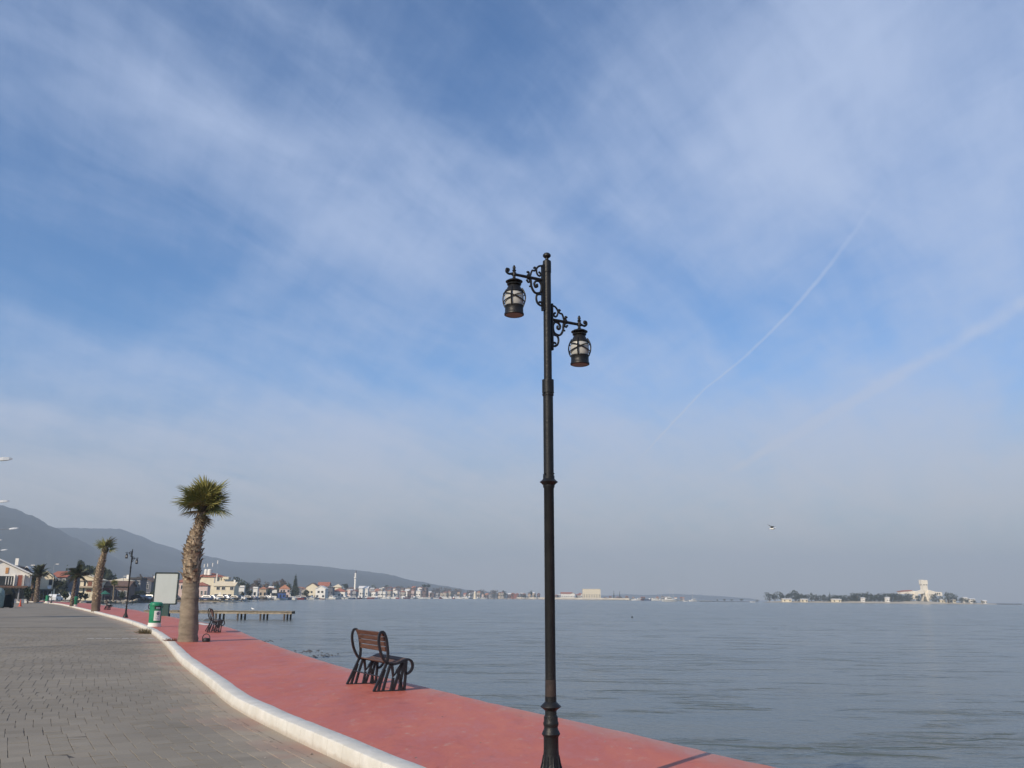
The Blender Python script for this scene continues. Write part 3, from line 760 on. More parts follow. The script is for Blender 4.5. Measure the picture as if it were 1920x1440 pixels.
def palm(label, pts, radii, leaves, stubs=None, group='palms along the promenade', bark=None, loc0=None, sides=22):
    """pts: centre line in world metres; leaves: list of (mesh, azimuth, elevation, roll, scale, back along the trunk)"""
    base = Vector(pts[0]); t = thing('palm_tree', label, 'palm tree', base, 0, group)
    cl = catmull([Vector(p) - base for p in pts], 8); m = len(cl)
    rr = []
    for i in range(m):
        f = i / (m - 1) * (len(radii) - 1); k = min(int(f), len(radii) - 2); rr.append((radii[k] + (radii[k + 1] - radii[k]) * (f - k)) * (1 + .035 * math.sin(i * 2.1) + random.uniform(-.02, .02)))
    tb = MB().tube(cl, rr, sides)
    r_ = random.Random(len(label))
    tb.v = [tuple(Vector(v) * 1 + Vector((1, 1, 0)) * .018 * mnoise.noise(Vector(v) * 5)) for v in tb.v]
    tr = tb.build('trunk', bark or M_BARK, t, smooth=True)
    def on(f):
        g = f * (m - 1); k = min(int(g), m - 2); return cl[k].lerp(cl[k + 1], g - k), rr[k], (cl[k + 1] - cl[k]).normalized()
    if stubs:
        f0, f1, count, size = stubs; sb = MB()
        for i in range(count):
            f = f0 + (f1 - f0) * i / count; p, r0, ax = on(f); a = i * 2.39996 + r_.uniform(-.2, .2)
            d = Vector((math.cos(a), math.sin(a), 0)); d = (d - ax * d.dot(ax)).normalized(); sd = ax.cross(d)
            s_ = size * r_.uniform(.65, 1.3) * (.35 + .65 * min(1, max(0, (r0 - .10) / .14))); w = s_ * .42; bend = r_.uniform(.25, 1.15)
            rows = []
            for tt, ww, th in ((0, 1, .3), (.45, .85, .22), (.8, .62, .14), (1.0, .42, .05)):
                c_ = p + d * (r0 * .88 + s_ * (.10 + bend * tt * tt * .62)) + ax * s_ * (tt * (1.02 - .32 * bend)) - ax * s_ * .3
                rows.append([c_ - sd * w * ww, c_ + d * w * .35 * ww, c_ + sd * w * ww, c_ - d * s_ * th * .45])
            V = [q for rw in rows for q in rw]
            sb.add(V, [(i_ * 4 + j, i_ * 4 + (j + 1) % 4, i_ * 4 + 4 + (j + 1) % 4, i_ * 4 + 4 + j) for i_ in range(3) for j in range(4)] + [(12, 13, 14, 15)])
        o = sb.build('leaf_stubs', M_STUB, t); o['kind'] = 'stuff'
    if stubs:
        p, r0, ax = on(.985); fb = MB().tube([p - ax * .30, p - ax * .08, p + ax * .12, p + ax * .30], [r0 * 1.15, r0 * 1.75, r0 * 1.55, .04], 14)
        fb.v = [tuple(Vector(v) * (1 + .02 * mnoise.noise(Vector(v) * 17))) for v in fb.v]; fb.build('crown_fibre', mat('palm_fibre', (.045, .036, .02), .95, .4, 9, .8, 40), t, smooth=True)
    for me, az, el, roll, sc, back in leaves:
        p, r0, ax = on(1 - back)
        o = link(me.name.split('.')[0], me, t)
        o.matrix_local = Matrix.Translation(p) @ Matrix.Rotation(az, 4, 'Z') @ Matrix.Rotation(-el, 4, 'Y') @ Matrix.Rotation(roll, 4, 'X') @ Matrix.Scale(sc, 4)
    return t
def fan_crown(meshes, n, seed, e_lo, e_hi, sc=1., dry=0, lean=(0, 0)):
    r_ = random.Random(seed); Lv = []
    for i in range(n):
        f = (i + .5) / n; el = R(e_lo + (e_hi - e_lo) * f ** .85) + r_.gauss(0, .08); az = i * 2.39996 + r_.gauss(0, .15)
        Lv.append((meshes[i % len(meshes)], az, el, r_.gauss(0, .35), sc * r_.uniform(.85, 1.1) * (.92 if el > 1.1 else 1), .05 * (1 - f) + .002))
    for i in range(n // 4 if n > 20 else 1):
        Lv.append((meshes[i % len(meshes)], i * 2.39996, R(r_.uniform(35, 80)), r_.gauss(0, .4), sc * r_.uniform(.5, .68), .02 * (i % 3)))
    for i in range(n // 3 if n > 20 else 0):
        Lv.append((meshes[i % len(meshes)], i * 2.39996 + 1, R(r_.uniform(-15, 30)), r_.gauss(0, .5), sc * r_.uniform(.45, .6), .03 + .015 * (i % 3)))
    for i in range(dry):
        Lv.append((FANDRY[i % 2], r_.uniform(0, 6.28), R(r_.uniform(-75, -45)), r_.gauss(0, .4), sc * r_.uniform(.55, .8), .09))
    return Lv
# the thick palm: centre line read off the photograph at its distance
Yp = 29.3
P = [sight(352, 1204, Yp), sight(356, 1130, Yp), sight(358.5, 1095, Yp), sight(360.5, 1045, Yp), sight(366, 1010, Yp), sight(372, 990, Yp), sight(378, 965, Yp), sight(383, 948, Yp)]
P[0].z = PZ - .02
palm('thick palm with shaggy trunk and bushy green crown beside the kerb', P, [.315, .275, .25, .24, .19, .14, .115, .10],
     fan_crown(FAN, 36, 5, -6, 88, .97, 6), (.30, .985, 270, .235))
mb = MB()                                                     # hollows left where leaves were cut
Yp = 78.3
P = [sight(179, 1146.5, Yp), sight(181.5, 1115, Yp), sight(184.5, 1085, Yp), sight(189.5, 1060, Yp), sight(194, 1042, Yp), sight(198, 1030, Yp)]; P[0].z = PZ - .02
palm('leaning palm with thick brown trunk and small sparse crown', P, [.36, .34, .34, .27, .20, .16], fan_crown(FANL, 9, 8, 8, 78, 1.12, 1), (.12, .97, 220, .22),
     bark=mat('brown_palm_bark', (.135, .10, .07), .95, .4, 2.2, .8, 10))
def far_palm(label, px0, py0, px1, py1, Y, r0, r1, leaves, bark=None, zb=PZ):
    a, b = sight(px0, py0, Y), sight(px1, py1, Y); a.z = zb - .02
    return palm(label, [a, a.lerp(b, .4) + Vector((-.05, 0, 0)), b], [r0, (r0 + r1) / 2 * .95, r1], leaves, (.15, .95, 60, .25), bark=bark, sides=10)
def feather_crown(n, seed, lo=-10, hi=75, sc=1.):
    r_ = random.Random(seed); return [(FEATH[i % 3], i * 2.39996 + r_.gauss(0, .2), R(lo + (hi - lo) * i / n) + r_.gauss(0, .1), r_.gauss(0, .2), sc * r_.uniform(.85, 1.1), .005) for i in range(n)]
DK = mat('dark_palm_bark', (.10, .075, .055), .95, .35, 2, .8, 10)
far_palm('slim tilted palm with drooping dark crown beside the green bin', 134.5, 1134, 143.5, 1079, 108, .24, .15, feather_crown(20, 3, -25, 60, .85), DK)
far_palm('broad dark palm with stout trunk at the far kerb bend', 68, 1128, 73, 1078, 152, .42, .30, feather_crown(24, 4, -5, 80, 1.0), DK)
far_palm('dark palm half hidden behind the broad palm at the kerb bend', 59, 1127, 61.5, 1084, 166, .32, .24, feather_crown(20, 5, -40, 60, .85), DK)
far_palm('thin pale palm with a small dark crown, in front of the shaded porch', 105.5, 1123, 108.5, 1096, 190, .18, .14, [(FANDARK[i % 3], i * 2.4, R(-30 + 6 * i), .2, 1.2, .01) for i in range(18)], zb=.0)
far_palm('small palm with tufty crown, in front of the low brown house', 213, 1122, 214.5, 1094, 205, .17, .13, [(FANL[i % 3], i * 2.4, R(-20 + 6 * i), .2, .95, .01) for i in range(16)], zb=.0)
far_palm('dark palm at the left edge, only its frond tips in view', -44, 1160, -44, 1036, 60, .3, .2, [(FANDARK[i % 3], i * 2.4, R(-35 + 5 * i), .2, 1.1, .01) for i in range(22)], zb=.12)

# ------------------------------------------------------------------ small things by the thick palm and the kerb
t = thing('metal_hoop', 'dark metal hoop with a black bundle beside the thick palm', 'hoop', (-9.66, 29.32, PZ - .005), R(-20))
MB().tube([(.145 * math.cos(R(k * 10)), 0, .10 + .145 * math.sin(R(k * 10))) for k in range(-5, 24)], .014, 8).build('ring', M_BLACK, t, smooth=True)
b = MB().lathe([(.02, 0), (.11, .0), (.12, .05), (.09, .11), (.03, .13)], 12, (-.01, .02, 0)); b.v = [tuple(Vector(v) + Vector((1, .6, .5)) * .03 * mnoise.noise(Vector(v) * 14)) for v in b.v]
b.build('bundle', M_BLACK, t, smooth=True)
def tuft(label, loc, n, h, spread, m, seed, grp=None):
    r_ = random.Random(seed); b = MB()
    for i in range(n):
        a = r_.uniform(0, 6.28); r0 = spread * r_.random() ** .7; p = Vector((r0 * math.cos(a) * 1.5, r0 * math.sin(a), 0)); l = h * r_.uniform(.4, 1.1)
        d = Vector((math.cos(a) * .6 + r_.gauss(0, .4), math.sin(a) * .6 + r_.gauss(0, .4), r_.uniform(.4, 1.2))).normalized() * l; w = Vector((r_.gauss(0, 1), r_.gauss(0, 1), 0)).normalized() * .008
        b.add([p - w, p + w, p + d * .6 + w * .7, p + d + Vector((0, 0, -.1 * l)), p + d * .6 - w * .7], [(0, 1, 2, 3, 4)])
    return tag(b.build('dry_weeds', m, None, loc), label, 'weeds', grp)
M_WEED = mat('dry_weed', (.20, .155, .085), .9, .4, 6, col2=(.30, .25, .15))
pk = road_pt(s_of_y(38.6), .22)
tuft('clump of dry brown weeds in the gutter against the white kerb', (pk.x, pk.y, 0), 480, .30, .17, M_WEED, 3)
tuft('small reddish heap of dry leaves left of the thick palm', (-10.85, 29.5, PZ - .004), 140, .14, .15, mat('red_leaf_litter', (.15, .06, .035), .9, .4, 8), 4)
# scattered leaves and grit along the gutter and on the paint
r_ = random.Random(11); b = MB()
for i in range(420):
    s_ = s_of_y(r_.uniform(7, 45)); u = abs(r_.gauss(0, .28)) + .02 if r_.random() < .75 else r_.uniform(.1, 5); p = road_pt(s_, u, .006)
    sz = r_.uniform(.006, .022); a = r_.uniform(0, 6.28); d = Vector((math.cos(a), math.sin(a), r_.uniform(-.2, .4))) * sz; e = Vector((-math.sin(a), math.cos(a), .2)) * sz * .5
    b.add([p - d, p + e, p + d, p - e], [(0, 1, 2, 3)])
for i in range(90):
    f = r_.random(); y = r_.uniform(7.5, 30); i_ = int(s_of_y(y) / .5); p = inner[i_] + NRM * r_.uniform(.05, 2.7); p = Vector((p.x, p.y, PZ + .004))
    sz = r_.uniform(.006, .02); a = r_.uniform(0, 6.28); d = Vector((math.cos(a), math.sin(a), 0)) * sz; e = Vector((-math.sin(a), math.cos(a), .3)) * sz * .5
    b.add([p - d, p + e, p + d, p - e], [(0, 1, 2, 3)])
tag(b.build('leaf_litter', mat('leaf_litter', (.11, .075, .05), .9, .5, 5, col2=(.4, .36, .3))), kind='stuff')
# weed and stones awash at the foot of the sea wall
b = MB()
for (X, Y, n, sp) in ((-7.3, 35.2, 34, .7), (-8.5, 37.6, 26, .6), (-12.4, 45.8, 26, .45)):
    for i in range(n):
        p = Vector((X + r_.gauss(0, sp) * .5 + .35, Y + r_.gauss(0, sp), -.60)); s_ = r_.uniform(.02, .07)
        b.lathe([(s_ * .8, -.03), (s_, .0), (s_ * .6, s_ * .3), (s_ * .1, s_ * .4)], 6, p)
tag(b.build('seaweed', M_ROCKD), kind='stuff')
# ------------------------------------------------------------------ wooden jetty
M_PLANK = mat('jetty_plank', (.30, .24, .165), .85, .35, 3, .3, 20, col2=(.42, .35, .25), stretch=(1, 3, 1))
M_PILE = mat('jetty_pile', (.10, .075, .055), .8, .4, 3, .4, 12)
def jetty(label, A, B, width, zt, post_rows, step=.16):
    A, B = Vector((*A, 0)), Vector((*B, 0)); d = (B - A); l = d.length; rz = math.atan2(d.y, d.x)
    t = thing('jetty', label, 'jetty', (A.x, A.y, -.6), rz); zt += .6
    me = MB().box((0, 0, 0), (step - .015, width, .045)).mesh('plank', M_PLANK); n = int(l / step); rr = random.Random(n)
    for i in range(n):
        o = link('plank', me, t, (step * (i + .5), rr.gauss(0, .012), zt - .022 + rr.gauss(0, .004))); o.rotation_euler = (rr.gauss(0, .006), 0, rr.gauss(0, .004))
    for s_ in (-1, 1):
        MB().box((l / 2, s_ * (width / 2 - .12), zt - .045 - .11), (l - .1, .09, .22)).build('beam', M_PLANK, t)
    pm = MB().lathe([(.095, -1.1), (.092, 0), (.085, zt - .05)], 10).mesh('pile', M_PILE, True, R(40))
    for u in post_rows:
        for k, s_ in enumerate((-1, 0, 1)):
            o = link('pile', pm, t, (u + .16 * k, s_ * (width / 2 - .22), 0)); o.rotation_euler = (rr.gauss(0, .01), rr.gauss(0, .012), 0)
    return t
jetty('wooden jetty reaching into the water behind the second bench', (-34.2, 86.2), (-20.6, 87.3), 2.2, .16, [.6, 1.5, 6.6, 8.6, 10.7, 12.9])
jetty('small distant jetty by the dark quay wall, right of the thick palm', (-93.5, 240), (-76.8, 242), 2., .1, [1.5, 5, 8.5, 12, 15.2], .3)
# birds
M_GULLW = mat('white_feathers', (.74, .74, .72), .7, .06, 6); M_GULLD = mat('dark_grey_feathers', (.06, .065, .07), .7, .1, 6)
def gull_body(s=1.):
    return MB().tube([(-.22 * s, 0, .0), (-.14 * s, 0, .005), (0, 0, 0), (.12 * s, 0, .02 * s), (.18 * s, 0, .05 * s), (.235 * s, 0, .05 * s), (.28 * s, 0, .04 * s)], [.012 * s, .05 * s, .085 * s, .07 * s, .048 * s, .042 * s, .008 * s], 10)
p = sight(1448, 991.5, 62)
t = thing('seagull', 'white seagull with dark wings raised, flying above the island', 'bird', p, R(-10))
gull_body(.9).build('body', M_GULLW, t, smooth=True)
for s_, tip in ((1, (-.30, .30, .34)), (-1, (.22, -.34, .12))):
    a = MB(); q = [Vector((.05, s_ * .04, .04)), Vector((.08 if s_ > 0 else .1, s_ * .2, .16)), Vector(tip)]
    a.add([q[0], q[1], q[2], q[1] + Vector((-.16, 0, -.01)), q[0] + Vector((-.17, 0, 0)), q[0] + Vector((-.05, 0, .025)), q[1] + Vector((-.05, 0, .02))], [(0, 1, 6, 5), (1, 2, 6), (6, 2, 3), (5, 6, 3, 4), (0, 5, 4), (0, 4, 3, 1), (1, 3, 2)])
    a.build('wing', M_GULLD, t)
MB().add([(-.18, -.03, 0), (-.18, .03, 0), (-.30, .06, .01), (-.30, -.06, .01), (-.24, 0, .02), (-.24, 0, -.01)], [(0, 1, 2, 4), (0, 4, 3), (0, 3, 5), (1, 0, 5), (2, 1, 5), (3, 4, 2), (3, 2, 5)]).build('tail', M_GULLW, t)
p = sight(474, 1145.2, 86.9)
t = thing('standing_gull', 'small pale gull standing on the deck of the wooden jetty', 'bird', (p.x, 86.9, .158), R(160))
b = gull_body(.8); b.v = [(x, y, z + .17 + .25 * max(0, x)) for x, y, z in b.v]; b.build('body', M_GULLW, t, smooth=True)
for s_ in (-1, 1): MB().tube([(0, s_ * .03, 0), (0, s_ * .03, .13)], .008, 5).build('leg', M_GULLD, t)
p = sight(1185, 1148, 110)
b = MB().lathe([(.02, -.2), (.08, -.12), (.11, .0), (.08, .08), (.03, .12)], 14, (p.x, 110, -.55))
tag(b.build('mooring_buoy', M_BLACK, smooth=True), 'small dark buoy floating on open water right of the lamp post', 'buoy')

# ------------------------------------------------------------------ shore rocks and quay
def rock_mesh(seed):
    r_ = random.Random(seed); b = MB().lathe([(.1, -.45), (.42, -.32), (.52, 0), (.40, .28), (.12, .42)], 8)
    b.v = [tuple(Vector(v) * (1 + .5 * mnoise.noise(Vector(v) * 2.2 + Vector((seed * 3.3, 0, 0)))) + Vector((0, 0, 0))) for v in b.v]; return b.mesh('rock', M_ROCK)
RK = [rock_mesh(k) for k in range(5)]
shore_line = resample([Vector((x, y, 0)) for x, y in ((-61.5, 137), (-66, 144), (-75, 158), (-87.5, 174), (-95.5, 187), (-92, 204), (-96.5, 234))], .1)
rr = random.Random(21)
for i in range(110):
    p = shore_line[rr.randrange(len(shore_line))]; o = link('rock', RK[i % 5]); s_ = rr.uniform(.45, 1.25)
    o.location = (p.x + rr.uniform(-1.4, 1.6), p.y + rr.uniform(-1., 1.), -.35 + rr.uniform(-.15, .45)); o.scale = (s_ * rr.uniform(.9, 1.5), s_, s_ * rr.uniform(.55, .9)); o.rotation_euler = (rr.uniform(-.4, .4), rr.uniform(-.4, .4), rr.uniform(0, 6.3))
    tag(o, 'pale boulder in the rubble bank along the water beyond the promenade', 'rock', 'boulders of the rubble bank')
for i, (px, py, l_, lab) in enumerate(((381, 1159, 1.1, 'flat dark rock awash left of the second bench, before the jetty'), (411.5, 1156.5, .75, 'small dark rock awash under the jetty, right of the second bench'))):
    p = sight(px, py, 86); o = MB().lathe([(l_ * .5, -.5), (l_ * .62, .0), (l_ * .4, .16), (.05, .22)], 9).build('rock', M_ROCKD, None, (p.x + 1.2, 78 + 2 * i, -.6)); o.data.transform(Matrix.Scale(1.5, 4, (1, 0, 0))); tag(o, lab, 'rock')
quay_pts = [(-97.5, 238), (-111, 320), (-125, 412), (-133, 480)]
M_QUAY = mat('dark_quay_wall', (.085, .08, .075), .9, .3, .8, .3, 5)
b = MB()
for (xa, ya), (xb, yb) in zip(quay_pts, quay_pts[1:]):
    d = Vector((xb - xa, yb - ya, 0)); b.box(((xa + xb) / 2 + .1, (ya + yb) / 2, -.1), (d.length + .3, .6, 1.4), math.atan2(d.y, d.x))
tag(b.build('quay_wall', M_QUAY), kind='structure')

# ------------------------------------------------------------------ houses
def wallm(n, c): return mat('wall_' + n, c, .85, .10, .6)
WALLS = {'white': wallm('white', (.78, .75, .68)), 'cream': wallm('cream', (.74, .65, .47)), 'yellow': wallm('yellow', (.72, .53, .25)), 'pink': wallm('pink', (.66, .50, .44)),
         'grey': wallm('grey', (.30, .30, .31)), 'shade_grey': wallm('shade_grey', (.11, .115, .135)), 'tan': wallm('tan', (.46, .37, .27)), 'brown': wallm('brown', (.15, .10, .085)), 'brick': wallm('brick', (.26, .085, .055)),  # the dark blue-grey paints in the shade of walls turned from the sun
         'blue': wallm('blue', (.045, .10, .30)), 'stone': wallm('stone', (.40, .36, .30))}
ROOFS = {'red': mat('roof_red_tiles', (.33, .115, .07), .85, .25, 1.5), 'brown': mat('roof_brown', (.14, .085, .06), .85, .25, 1.5), 'white': mat('roof_white', (.74, .72, .68), .75, .1, 1.), 'cream': mat('roof_cream', (.70, .60, .42), .8, .1, 1.),
         'dark': mat('roof_dark', (.06, .055, .05), .8, .2, 1.), 'orange': mat('roof_orange', (.44, .19, .10), .85, .25, 1.5)}
M_GLASS = mat('window_glass', (.025, .03, .035), .15, .2, 2, spec=.6); M_SHUT = mat('brown_shutter', (.22, .085, .045), .7, .2, 6, stretch=(1, 1, 8)); M_FRAME = mat('window_frame', (.66, .64, .6), .6, .1, 4)
def add_window(root, x, y, z, w, h, pane=None, detail=True, face=-1):
    if detail:
        f = MB()
        for c, d in (((x, y, z + h / 2), (w + .16, .10, .08)), ((x, y, z - h / 2 - .02), (w + .24, .14, .08)), ((x - w / 2, y, z), (.08, .098, h)), ((x + w / 2, y, z), (.08, .098, h)), ((x, y, z), (.05, .08, h))): f.box(c, d)
        wf = f.build('window', M_FRAME, root); MB().box((x, y + .008, z), (w - .06, .06, h - .06)).build('pane', pane or M_GLASS, wf)
    else:
        MB().box((x, y, z), (w, .12, h)).build('window', pane or M_GLASS, root)
def house(label, x0, x1, ye, yr, Y, wall='cream', roof='gable', rm='red', depth=None, win=(2, 2), group=None, rz=0., pane=None, chimney=None, detail=None, balcony=False, cat='house', zb=-.03, name='house', ww=None):
    """x0..x1, ye (eaves), yr (ridge): where the house shows; Y: how far it stands"""
    a, c = sight(x0, ye, Y), sight(x1, ye, Y); xm = (a.x + c.x) / 2; w = c.x - a.x; ze = (a.z + c.z) / 2; zr = sight((x0 + x1) / 2, yr, Y).z
    dp = depth or max(6., min(w, 11.)); h = ze - zb; rise = max(.0, zr - ze)
    if not rz and Y < 560: rz = .17 + .1 * ((x0 * 7) % 3 - 1) * .5
    t = thing(name, label, cat, (xm, Y, zb), rz, group)
    MB().prism([(-w / 2, 0), (w / 2, 0), (w / 2, h), (-w / 2, h)], 0, dp).build('wall', WALLS[wall], t)
    ov = .35 if Y < 700 else .6; r = MB()
    if roof == 'gable':             # gable end towards us
        MB().prism([(-w / 2 + .02, h), (w / 2 - .02, h), (0, h + rise * .96)], .004, dp - .02).build('gable_wall', WALLS[wall], t)
        th = .22 if Y < 400 else .35; sl_ = rise / (w / 2)
        for s_ in (-1, 1):
            r.prism([(0, h + rise), (s_ * (w / 2 + ov), h - sl_ * ov), (s_ * (w / 2 + ov), h - sl_ * ov + th), (0, h + rise + th)], -ov, dp + ov)
    elif roof == 'side':            # ridge along the front
        hb = dp / 2; sl_ = rise / hb; th = .2
        r.prism([(-ov, h - sl_ * ov), (hb, h + rise), (dp + ov, h - sl_ * ov), (dp + ov, h - sl_ * ov + th), (hb, h + rise + th), (-ov, h - sl_ * ov + th)], -w / 2 - ov, w / 2 + ov, 'x')
        MB().prism([(.02, h), (dp - .02, h), (hb, h + rise * .97)], -w / 2 + .02, w / 2 - .02, 'x').build('gable_wall', WALLS[wall], t)
    elif roof == 'hip':
        k = min(w, dp) * .48; o_ = ov
        V = [(-w / 2 - o_, -o_, h), (w / 2 + o_, -o_, h), (w / 2 + o_, dp + o_, h), (-w / 2 - o_, dp + o_, h), (-w / 2 + k, dp / 2, h + rise), (w / 2 - k, dp / 2, h + rise)]
        r.add(V, [(0, 1, 5, 4), (1, 2, 5), (2, 3, 4, 5), (3, 0, 4), (3, 2, 1, 0)])
    else:
        r.box((0, dp / 2, h + .11), (w + .5, dp + .5, .22)); r.box((0, .1, h + .42), (w, .16, .4)); r.box((-w / 2 + .08, dp / 2, h + .42), (.16, dp, .4)); r.box((w / 2 - .08, dp / 2, h + .42), (.158, dp, .4))
    ro = r.build('roof', ROOFS[rm], t)
    if chimney is not None:
        for cx in chimney: MB().box((cx * w / 2, dp * .4, h + rise * .7 + .45), (.6, .6, 1.4)).build('chimney', WALLS['white'], ro)
    det = Y < 360 if detail is None else detail
    cols, rows = win
    for j in range(rows):
        for i in range(cols):
            wx = -w / 2 + w * (i + .5) / cols + (.13 * w / cols if (i + j) % 2 else -.1 * w / cols) * (1 if cols < 4 else 0); wz = min(h - .8, 1.45 + 2.75 * j) if rows > 1 else h * .5
            add_window(t, wx, -.045, wz, ww or min(1.3, w / cols * .5), 1.3 if rows * 2.6 < h else 1.0, (M_SHUT if pane == 'shutter' and (i + j) % 2 else M_GLASS), det)
    if balcony:
        MB().box((0, -.6, 2.65), (w * .86, 1.2, .16)).build('balcony', WALLS['white'], t)
    return t, w, h, rise, dp

# --- the row at the end of the road (seen at the left)
t, w, h, rise, dp = house('white gabled house with brick red panel and white columns, at the left edge', -58, 50, 1075.5, 1050, 150, 'white', 'gable', 'white', 4.5, (0, 0), rz=.42, balcony=False)
def on_house(t, px, py, Y, off=0.):
    p = sight(px, py, Y); return Vector((p.x - t.location.x, off, p.z - t.location.z))
def panel(t, name, px0, px1, py0, py1, m, proud=.12, Y=None, parent=None):
    Y = Y or t.location.y; a, c = on_house(t, px0, py1, Y), on_house(t, px1, py0, Y)
    return MB().box(((a.x + c.x) / 2, -proud / 2 + .004, (a.z + c.z) / 2), (c.x - a.x, proud, c.z - a.z)).build(name, m, parent or t)
panel(t, 'brick_panel', 27, 37, 1078, 1099, WALLS['brick'], .2); 
for x in (23.5, 39.2): panel(t, 'column', x - 1.2, x + 1.2, 1077, 1100, WALLS['white'], .5)
panel(t, 'recess', -40, 22, 1080, 1098, M_GLASS, .06)
for x in (9, 13.5, 18): panel(t, 'mullion', x - .5, x + .5, 1081, 1096, M_FRAME, .14)
panel(t, 'lit_window', 8, 14.5, 1064, 1075, mat('lit_window_orange', (.55, .27, .10), .8, .2, 3), .08)  # orange colour stands in for the light in this window
a = on_house(t, 12, 1077, 150); MB().prism([(-1.4, .45), (-.0, 0), (0, -.12), (-1.4, .3)], a.x - 1.6, a.x + 1.5, 'x').build('awning_roof', ROOFS['red'], t)
panel(t, 'balcony_slab', -50, 46, 1098.5, 1101, ROOFS['brown'], 1.2); panel(t, 'shop_front_shade', -50, 50, 1104, 1122, M_GLASS, .1)  # dark shop panel paints in the shade of the lower floor
for x in (5, 17, 30, 44): panel(t, 'pillar', x - .6, x + .6, 1101, 1126, WALLS['grey'], .5)
house('house with dark roof and chimney rising behind the white gable', -40, 25, 1062, 1053.5, 178, 'stone', 'hip', 'dark', 10, (0, 0), chimney=[.75])
house('white house end with thin roof edges, half hidden by the broad palm', 33, 64, 1078, 1063, 185, 'shade_grey', 'gable', 'white', 6, (2, 2), rz=.4)
t, w, h, rise, dp = house('cream house with one dark window and satellite dish, right of the broad palm', 74, 99.5, 1083, 1072, 188, 'cream', 'gable', 'cream', 6, (0, 0), rz=.38)
panel(t, 'window', 90.5, 97.5, 1086, 1097, M_GLASS, .1); panel(t, 'porch_shade_panel', 75, 97.8, 1108, 1124, M_GLASS, .1)  # dark flat panel under the slab paints the shade inside the porch
for x in (76, 82, 89, 95): panel(t, 'porch_pillar', x - .7, x + .7, 1108, 1126, WALLS['grey'] if x < 90 else WALLS['white'], .9)
panel(t, 'porch_slab', 74, 98, 1105, 1108, ROOFS['dark'], 1.2)
a = on_house(t, 91.5, 1101, 188); MB().lathe([(.02, 0), (.28, .05), (.42, .14)], 14, (0, 0, 0), cap=False).build('satellite_dish', M_FRAME, t, loc=(a.x, -.3, a.z)).rotation_euler = (R(70), 0, R(20))
house('shaded house with red tiled roof behind the cream house with the dish', 96, 124, 1081.5, 1072, 205, 'shade_grey', 'side', 'red', 9, (3, 2))
t, w, h, rise, dp = house('wide cream two storey house with low gable and brown shutters', 125.5, 184, 1087.5, 1077, 228, 'cream', 'gable', 'cream', 10, (0, 0))
panel(t, 'band', 125, 184, 1087.6, 1089, WALLS['tan'], .3); panel(t, 'band', 125, 184, 1099, 1101.5, WALLS['tan'], .9)
for x0, x1, y0, y1, m in ((163, 171.5, 1090, 1098.8, M_SHUT), (147, 150.5, 1090, 1098.8, WALLS['grey']), (156.5, 160.5, 1090, 1098.8, M_GLASS), (132, 136, 1091, 1098, WALLS['grey']), (161, 170, 1105, 1109.5, M_SHUT), (154.5, 158, 1102, 1113, M_GLASS), (131, 136, 1104, 1112, M_GLASS), (143, 148, 1104, 1112, WALLS['grey'])):
    panel(t, 'window', x0, x1, y0, y1, m, .1)
for x in (126, 139, 153, 166, 181): panel(t, 'fence_post', x - .3, x + .3, 1112, 1120, M_FRAME, .1)
t, w, h, rise, dp = house('low brown house with wide cream roof edge, left of the second lamp post', 188, 240, 1099, 1090, 236, 'brown', 'side', 'brown', 9, (5, 1))
panel(t, 'awning', 190, 208, 1103, 1105, mat('awning_maroon', (.15, .04, .045), .8, .2, 3), 1.4); panel(t, 'door', 197, 207, 1106, 1120, mat('maroon_shutter', (.12, .03, .04), .7, .2, 3), .1)
house('cream house with flat slab roof and tall chimney, behind the second lamp post', 207, 241, 1089, 1083, 262, 'cream', 'hip', 'cream', 9, (3, 2), chimney=[.45])
house('block with balconies, shade painted dark on its walls, right of the second lamp post', 241.5, 264, 1086.5, 1085, 268, 'shade_grey', 'flat', 'dark', 9, (3, 3))  # dark wall colour stands in for its shaded sides
house('dark brown gabled house beside the shade-painted block', 258, 284, 1090, 1083, 300, 'shade_grey', 'gable', 'brown', 9, (2, 2))
house('yellow upper storey house with antenna, left of the poster panel', 267, 288, 1091, 1083, 330, 'yellow', 'hip', 'orange', 9, (2, 2), chimney=[.6])
house('white house with dark eaves partly behind the poster panel', 276, 296, 1096, 1092, 306, 'white', 'hip', 'brown', 8, (2, 2))
house('stone house showing between the poster panel and the thick palm', 326, 350, 1092, 1086, 318, 'pink', 'hip', 'red', 9, (2, 2))
# right of the thick palm
t, w, h, rise, dp = house('large cream building with red tile roof, water tanks and phone masts', 360, 421, 1082, 1073.5, 350, 'cream', 'hip', 'red', 12, (0, 0))
panel(t, 'balcony', 418, 429, 1081.5, 1086, WALLS['cream'], 1.6); panel(t, 'stair_tower', 405, 408, 1075, 1094, WALLS['white'], .8); panel(t, 'stair_recess', 400.5, 404, 1081, 1093, WALLS['grey'], .1)
for x in (410, 414): panel(t, 'window', x - 1, x + 1, 1084, 1088, M_GLASS, .1)
for x, r_t in ((383.5, .55), (390.5, .8)):
    a = on_house(t, x, 1078, 350); MB().lathe([(r_t, 0), (r_t, 2.0), (r_t * .7, 2.25), (.05, 2.3)], 14, (a.x, 2., a.z)).build('water_tank', WALLS['white'], t, smooth=True)
for x, y0 in ((379, 1058), (385, 1057), (394, 1056), (403, 1051)):
    a, c = on_house(t, x, 1078, 350), on_house(t, x, y0, 350); m_ = MB().tube([(a.x, 3, a.z - 1), (a.x, 3, c.z)], .05, 6).build('phone_mast', M_STEEL, t)
    MB().box((a.x, 2.86, c.z - .5), (.32, .16, 1.3)).build('antenna', M_FRAME, m_)
house('low pinkish house with brown red roof beside the thick palm', 362, 389, 1098, 1091, 290, 'pink', 'hip', 'red', 9, (4, 1))
